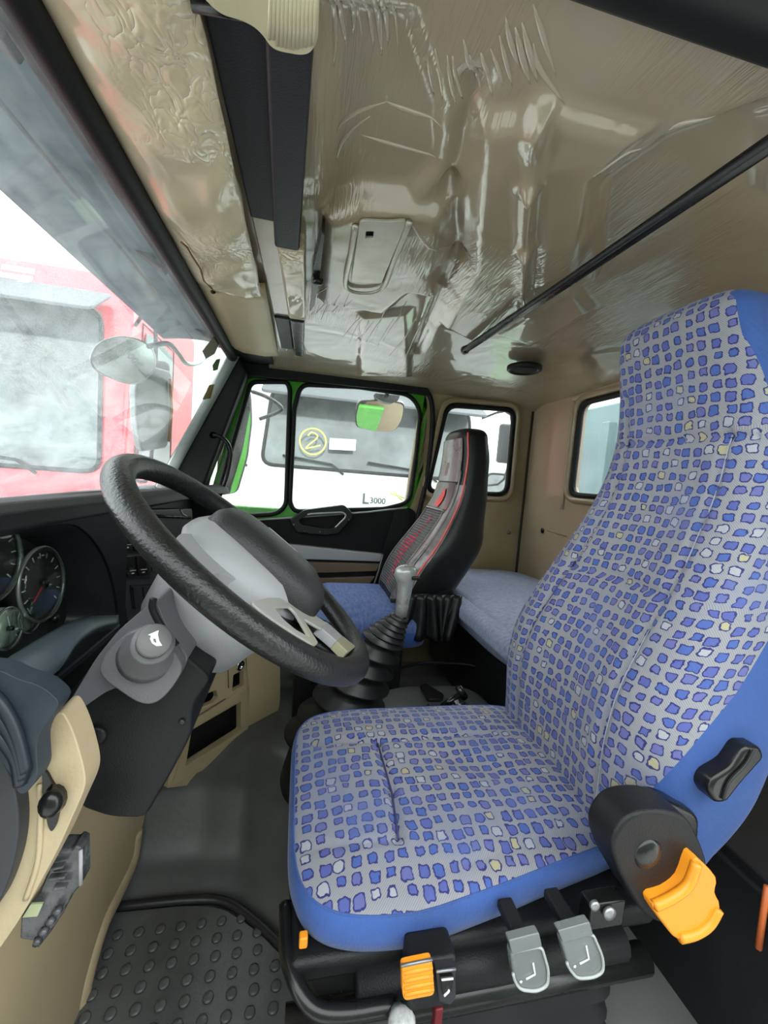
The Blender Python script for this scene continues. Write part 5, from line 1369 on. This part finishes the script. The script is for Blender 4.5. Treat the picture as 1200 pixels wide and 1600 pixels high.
for k in range(4):
    t = k/3
    lathe('rib_stub', E_(92-t*32, 1420+t*48, 0.437), (-1, 0, 0), [(0, 0.0045), (0.005, 0.003)], BRK, bk_, n=8)
for k in range(3):
    prism('rib', [E_(a, b, 0.438) for a, b in [(72+8*k, 1350+14*k), (104+2*k, 1345+16*k), (104+2*k, 1349+16*k), (72+8*k, 1356+14*k)]], (-0.006, 0, 0), BRK, bk_, bevel=0.001)
prism('green_tag', [E_(a, b, 0.434) for a, b in [(48, 1413), (67, 1412), (58, 1432), (35, 1434)]], (0.002, 0, 0), mat('pale_green_label', (0.45, 0.50, 0.30), 0.5), bk_, bevel=0)

# ---- rubber floor mat with raised studs
fm_ = thing('rubber_floor_mat', 'black rubber floor mat with rows of raised round studs in the driver footwell', 'floor mat', (0.7, 0.15, 0.01))
MATM = mat('mat_rubber', (0.055, 0.056, 0.055), 0.34, bump=0.3, bscale=160, col2=(0.11, 0.112, 0.11), vscale=5)
mo = [(0.35, 0.40, 0.006), (0.955, 0.40, 0.006), (0.95, 0.20, 0.006), (0.935, 0.12, 0.006), (0.87, 0.03, 0.006), (0.80, -0.04, 0.006), (0.72, -0.055, 0.006), (0.35, -0.055, 0.006)]
mb = prism('mat_sheet', rnd(mo, 0.03), (0, 0, 0.008), MATM, fm_, bevel=0.004)
tube('mat_lip', smoothpath([(0.962, 0.36, 0.016), (0.958, 0.20, 0.016), (0.94, 0.11, 0.016), (0.875, 0.025, 0.016), (0.805, -0.045, 0.016)], 6), 0.010, mat('mat_lip_rubber', (0.02, 0.02, 0.02), 0.35), fm_, n=8)
stud = lathe('stud', (0, 0, 0), (0, 0, 1), [(0, 0.0108), (0.003, 0.0100), (0.0045, 0.007)], MATM, None, n=14)
sme = stud.data; first = True
for i in range(15):
    for j in range(9):
        x = 0.90-i*0.035; y = 0.33-j*0.043+(0.004*(i % 2))
        lim = ridge_x(y)-0.045
        if x > lim or y < -0.03: continue
        if first: o = stud; first = False
        else: o = bpy.data.objects.new('stud', sme); C.objects.link(o)
        o.parent = fm_; o.location = Vector((x, y, 0.0145))-fm_.location
# ================================================================== outside
GZ = -1.30
gnd = box('trim_ground', (6, 2, GZ-0.1), (60, 60, 0.2), mat('wet_concrete', (0.50, 0.50, 0.48), 0.6, var=0.1, vscale=0.5), bevel=0); gnd.name = 'ground'; struct(gnd)
ev = thing('outside_sun_visor', 'blue-grey outside sun visor above the windscreen, held by brackets', 'visor', (1.0, 0.5, 1.5))
VIS = mat('blue_grey_visor_acrylic', (0.04, 0.085, 0.105), 0.6, col2=(0.12, 0.19, 0.22), vscale=3.0, spec=0.2, bump=0.1, bscale=12, stretch=(2, 1, 1))
va = Vector((0, 0.345, 1.56)); vb = Vector(PY(0, 290, 0.58)); vb2 = Vector(PY(335, 600, 0.58))
def evf(u, v):
    x = 0.02+u*1.86
    yb, zb = vb.y, vb.z+(vb2.z-vb.z)*(x-vb.x)/(vb2.x-vb.x)
    y = va.y+(yb-va.y)*v; z = va.z+(zb-va.z)*v+0.012*math.sin(math.pi*v)
    return (x, y, z)
grid('visor_panel', evf, 20, 12, VIS, ev, solid=0.006)
tube('visor_edge', [evf(u, 1.0) for u in (0, 0.5, 1)], 0.006, DGREY, ev, n=8)
tube('visor_bead', [evf(u, 0.5) for u in (0, 0.5, 1)], 0.008, NAVY, ev, n=8)
for u in (0.32, 0.62, 0.93):
    p = Vector(evf(u, 0.35))
    box('visor_bracket', tuple(p+Vector((0, -0.02, -0.012))), (0.035, 0.10, 0.012), DGREY, ev, bevel=0.003, rot=(math.radians(30), 0, 0))

def wheel(c, r, w, parent):
    lathe('wheel', (c[0], c[1]-w/2, c[2]), (0, 1, 0), [(0, r*0.55), (0.0, r*0.9), (0.03, r), (w-0.03, r), (w, r*0.9), (w, r*0.55), (w*0.5, r*0.45)], RUBBER, parent, n=28)
def cab(label, xf, y0, y1, zr, zw0, zw1, body, low, name='truck', fl=True, visor=True, dep=2.1, wz=None):
    t = thing(name, label, 'truck', (xf+1, (y0+y1)/2, GZ))
    yc = (y0+y1)/2; hw = (y1-y0)/2
    zb = GZ+0.55
    # cab shell: side outline pushed across
    def ring(y, s):
        pts = [(xf+0.06, zb), (xf, zb+0.10), (xf, zw0-0.02), (xf+0.03, zw0+0.05), (xf+0.16, zw1), (xf+0.22, zw1+0.10), (xf+0.42, zr-0.06), (xf+0.75, zr), (xf+dep, zr-0.02), (xf+dep, zb)]
        return [(xf+dep/2+(px-xf-dep/2)*s, y, (zr+zb)/2+(pz-(zr+zb)/2)*s) for px, pz in pts]
    loft('cab_shell', [ring(y0, 0.965), ring(y0+0.10, 1.0), ring(y1-0.10, 1.0), ring(y1, 0.965)], body, t, smooth=False, bevel=0.04)
    # windscreen, slightly proud dark glass with rubber
    g = [(xf+0.020, y0+0.14, zw0), (xf+0.020, y1-0.14, zw0), (xf+0.145, y1-0.20, zw1), (xf+0.145, y0+0.20, zw1)]
    gg = rnd(g, 0.12)
    prism('windscreen', [(x-0.022, y, z) for x, y, z in gg], (0.03, 0, 0), DARKGLASS, t, bevel=0.004)
    tube('windscreen_seal', [(x-0.02, y, z) for x, y, z in gg], 0.018, RUBBER, t, closed=True, n=6)
    # things seen inside: dash line, seats
    if visor:
        v = prism('visor', rnd([(xf-0.22, y0+0.12, zw1-0.12), (xf-0.22, y1-0.12, zw1-0.12), (xf+0.16, y1-0.14, zw1+0.12), (xf+0.16, y0+0.14, zw1+0.12)], 0.06), (0.01, 0, 0.03), mat('grey_visor', (0.06, 0.07, 0.075), 0.5, spec=0.2), t, bevel=0.01)
    for s in (0.22, 0.62):
        yy = y0+(y1-y0)*s
        tube('wiper', [(xf-0.02, yy, zw0-0.04), (xf-0.035, yy+0.12, zw0+0.05), (xf-0.03, yy+0.75*(1 if s < .5 else 0.8), zw0+0.10)], 0.012, RUBBER, t, n=6)
    # lower front: panel line, grille, bumper, lamps
    box('grille', (xf-0.01, yc, zb+0.42), (0.05, hw*1.5, 0.30), low, t, bevel=0.02)
    for k in range(3): box('grille_bar', (xf-0.045, yc, zb+0.34+k*0.09), (0.03, hw*1.44, 0.03), CHROME, t, bevel=0.006)
    box('bumper', (xf-0.05, yc, zb+0.02), (0.22, hw*2.0, 0.36), low, t, bevel=0.05)
    for s in (-1, 1): box('headlamp', (xf-0.12, yc+s*hw*0.75, zb+0.06), (0.10, 0.36, 0.18), mat('lamp_lens', (0.6, 0.62, 0.62), 0.15, coat=1), t, bevel=0.03)
    # doors and side windows
    for yy, sg in ((y0, -1), (y1, 1)):
        w_ = rnd([(xf+0.30, yy+sg*0.006, zw0+0.02), (xf+1.15, yy+sg*0.006, zw0+0.06), (xf+1.15, yy+sg*0.006, zw1-0.03), (xf+0.42, yy+sg*0.006, zw1-0.03)], 0.08)
        prism('side_window', w_, (0, sg*0.012, 0), DARKGLASS, t, bevel=0.003)
        tube('door_seam', [(xf+0.26, yy+sg*0.003, zb+0.1), (xf+0.26, yy+sg*0.003, zw0), (xf+0.38, yy, zw1+0.02), (xf+1.22, yy, zw1+0.02), (xf+1.24, yy+sg*0.003, zb+0.1)], 0.008, RUBBER, t, n=5)
        box('door_handle', (xf+1.05, yy+sg*0.02, zw0-0.16), (0.20, 0.03, 0.04), BLACKG, t, bevel=0.01)
        mx_ = xf-0.02; my = yy+sg*0.22
        tube('mirror_arm', smoothpath([(xf+0.22, yy, zw1-0.05), (mx_, my, zw1-0.02), (mx_, my, zw0+0.05), (xf+0.22, yy, zw0-0.02)], 4), 0.014, DGREY, t, n=6)
        m_ = box('mirror_head', (mx_, my, (zw0+zw1)/2+0.05), (0.09, 0.22, 0.42), DGREY, t, bevel=0.03)
        box('mirror_glass', (mx_+0.047, my, (zw0+zw1)/2+0.05), (0.004, 0.18, 0.38), MIRROR, m_, bevel=0)
        wheel((xf+1.3, yy-sg*0.16, GZ+0.52), 0.52, 0.30, t)
    box('chassis', (xf+3.4, yc, GZ+0.85), (4.4, 0.9, 0.3), DGREY, t, bevel=0.02)
    wheel((xf+4.6, y0+0.2, GZ+0.52), 0.52, 0.30, t); wheel((xf+4.6, y1-0.2, GZ+0.52), 0.52, 0.30, t)
    return t
REDB = mat('red_truck_paint', (0.62, 0.02, 0.035), 0.3, coat=0.6, var=0.08)
WHB = mat('white_truck_paint', (0.80, 0.81, 0.80), 0.35, coat=0.4, var=0.04)
GWB = mat('pale_green_truck_paint', (0.45, 0.62, 0.42), 0.35, coat=0.4, var=0.08)
rt = cab('red truck with grey sun visor parked beyond the windscreen', 3.5, 1.36, 3.84, 2.62, 0.93, 2.16, REDB, mat('grey_bumper', (0.35, 0.36, 0.37), 0.5))
tx = text('roof_lettering', 'NI', 0.28, PX(26, 440, 3.62), RM((0.35, 0.0, 1.0), (0.0, 1.0, 0.0)), mat('white_letters', (0.9, 0.9, 0.9), 0.5), rt, bold=0.008)
wt = cab('white truck facing the passenger window, circled yellow number on its windscreen', 4.15, -1.95, 0.52, 2.05, 1.10, 1.86, WHB, mat('pale_grey_bumper', (0.5, 0.51, 0.5), 0.5))
YELP = mat('yellow_paint_mark', (0.72, 0.70, 0.16), 0.5)
cY = Vector(PX(489, 690, 4.08))
tube('yellow_circle', [(cY.x, cY.y+math.cos(2*math.pi*k/32)*0.125, cY.z+math.sin(2*math.pi*k/32)*0.125) for k in range(32)], 0.009, YELP, wt, closed=True, n=6)
two = [(0.05, 0.05), (0.02, 0.085), (-0.03, 0.07), (-0.035, 0.035), (0.03, -0.03), (0.06, -0.07), (0.0, -0.055), (-0.075, -0.03)]
tube('yellow_number', smoothpath([(cY.x-0.004, cY.y+a, cY.z+b) for a, b in two], 5), 0.008, YELP, wt, n=6)
mesh('windscreen_card', [(cY.x+0.01, cY.y-0.16, cY.z+0.05), (cY.x+0.01, cY.y-0.42, cY.z+0.06), (cY.x+0.01, cY.y-0.42, cY.z-0.05), (cY.x+0.01, cY.y-0.16, cY.z-0.06)], [(0, 1, 2, 3)], WHITEP, wt, solid=0.004)
LET = mat('grey_lettering', (0.05, 0.055, 0.06), 0.4)
text('bonnet_lettering', 'L', 0.15, PX(571, 780, 4.14), RM((0, -1, 0.0), (0, 0, 1)), LET, wt, bold=0.003)
text('bonnet_lettering', '3000', 0.085, PX(590, 783, 4.14), RM((0, -1, 0.0), (0, 0, 1)), LET, wt, bold=0.001)
for k in (0.4, 1.1):
    p = Vector(PX(621, 774, 4.14)); w_ = math.pi*k/4
    tube('yellow_mark', [(p.x, p.y-0.09*math.cos(w_), p.z-0.07*math.sin(w_)), (p.x, p.y+0.09*math.cos(w_), p.z+0.07*math.sin(w_))], 0.006, YELP, wt, n=5)
gt = cab('pale green truck seen through the small side window behind the passenger seat', 5.4, -4.7, -2.42, 1.58, 0.70, 1.25, GWB, WHB, visor=False)
# grey trailer behind the cab (rear window) and building
nb_ = thing('sky_blocker_body', 'unseen grey-green box body added to block sky light at the driver door', 'light blocker', (-2.6, 0, GZ))  # out of view, added to cut low sky light on the driver side
NBM = mat('grey_green_blocker', (0.16, 0.22, 0.17), 0.5, var=0.1, vscale=1)
box('side_wall', (-2.6, 0, 0.9), (0.2, 9.0, 2.6), NBM, nb_, bevel=0.02)
for k in range(10): box('side_rib', (-2.47, -4.2+k*0.93, 0.9), (0.06, 0.08, 2.5), NBM, nb_, bevel=0.01)
box('chassis_rail', (-2.9, 0, -0.55), (0.3, 8.6, 0.3), DGREY, nb_, bevel=0.02)
for k in (-3.2, -2.0, 3.0): wheel((-2.75, k, GZ+0.5), 0.5, 0.3, nb_)
tb_ = thing('tipper_body', 'teal-grey tipper body standing behind the cab rear window', 'tipper body', (1.5, -2.2, 0.3))
TM = mat('teal_grey_steel', (0.12, 0.19, 0.20), 0.5, var=0.15, vscale=2)
box('front_wall', (2.0, -2.3, 0.55), (4.0, 0.10, 2.4), TM, tb_, bevel=0.02)
for k in range(8): box('stiffener', (0.2+k*0.5, -2.22, 0.55), (0.08, 0.08, 2.1), TM, tb_, bevel=0.01)
box('white_plate', (3.02, -2.16, 0.98), (0.22, 0.02, 0.09), WHITEP, tb_, bevel=0)
box('chassis_rail', (0.9, -2.3, -0.4), (1.0, 1.8, 0.3), DGREY, tb_, bevel=0.02)
bd = thing('factory_building', 'pale factory building with tall white-framed windows behind the red truck', 'building', (13, 9, GZ))
WALLB = mat('pale_factory_wall', (0.62, 0.65, 0.62), 0.7, var=0.05)
box('wall', (13.2, 8, 3.6), (0.3, 26, 9.8), WALLB, bd, bevel=0)
PANEB = mat('pale_green_pane', (0.36, 0.43, 0.39), 0.2, var=0.15, vscale=0.6)
for k in range(9):
    yy = -3.5+k*2.7
    wf_ = box('window', (13.02, yy, 4.0), (0.08, 2.2, 5.0), WHB, bd, bevel=0.01)
    for r_ in range(3):
        for s in (-1, 1):
            box('pane', (12.96, yy+s*0.53, 2.35+r_*1.65), (0.04, 0.96, 1.5), PANEB, wf_, bevel=0)
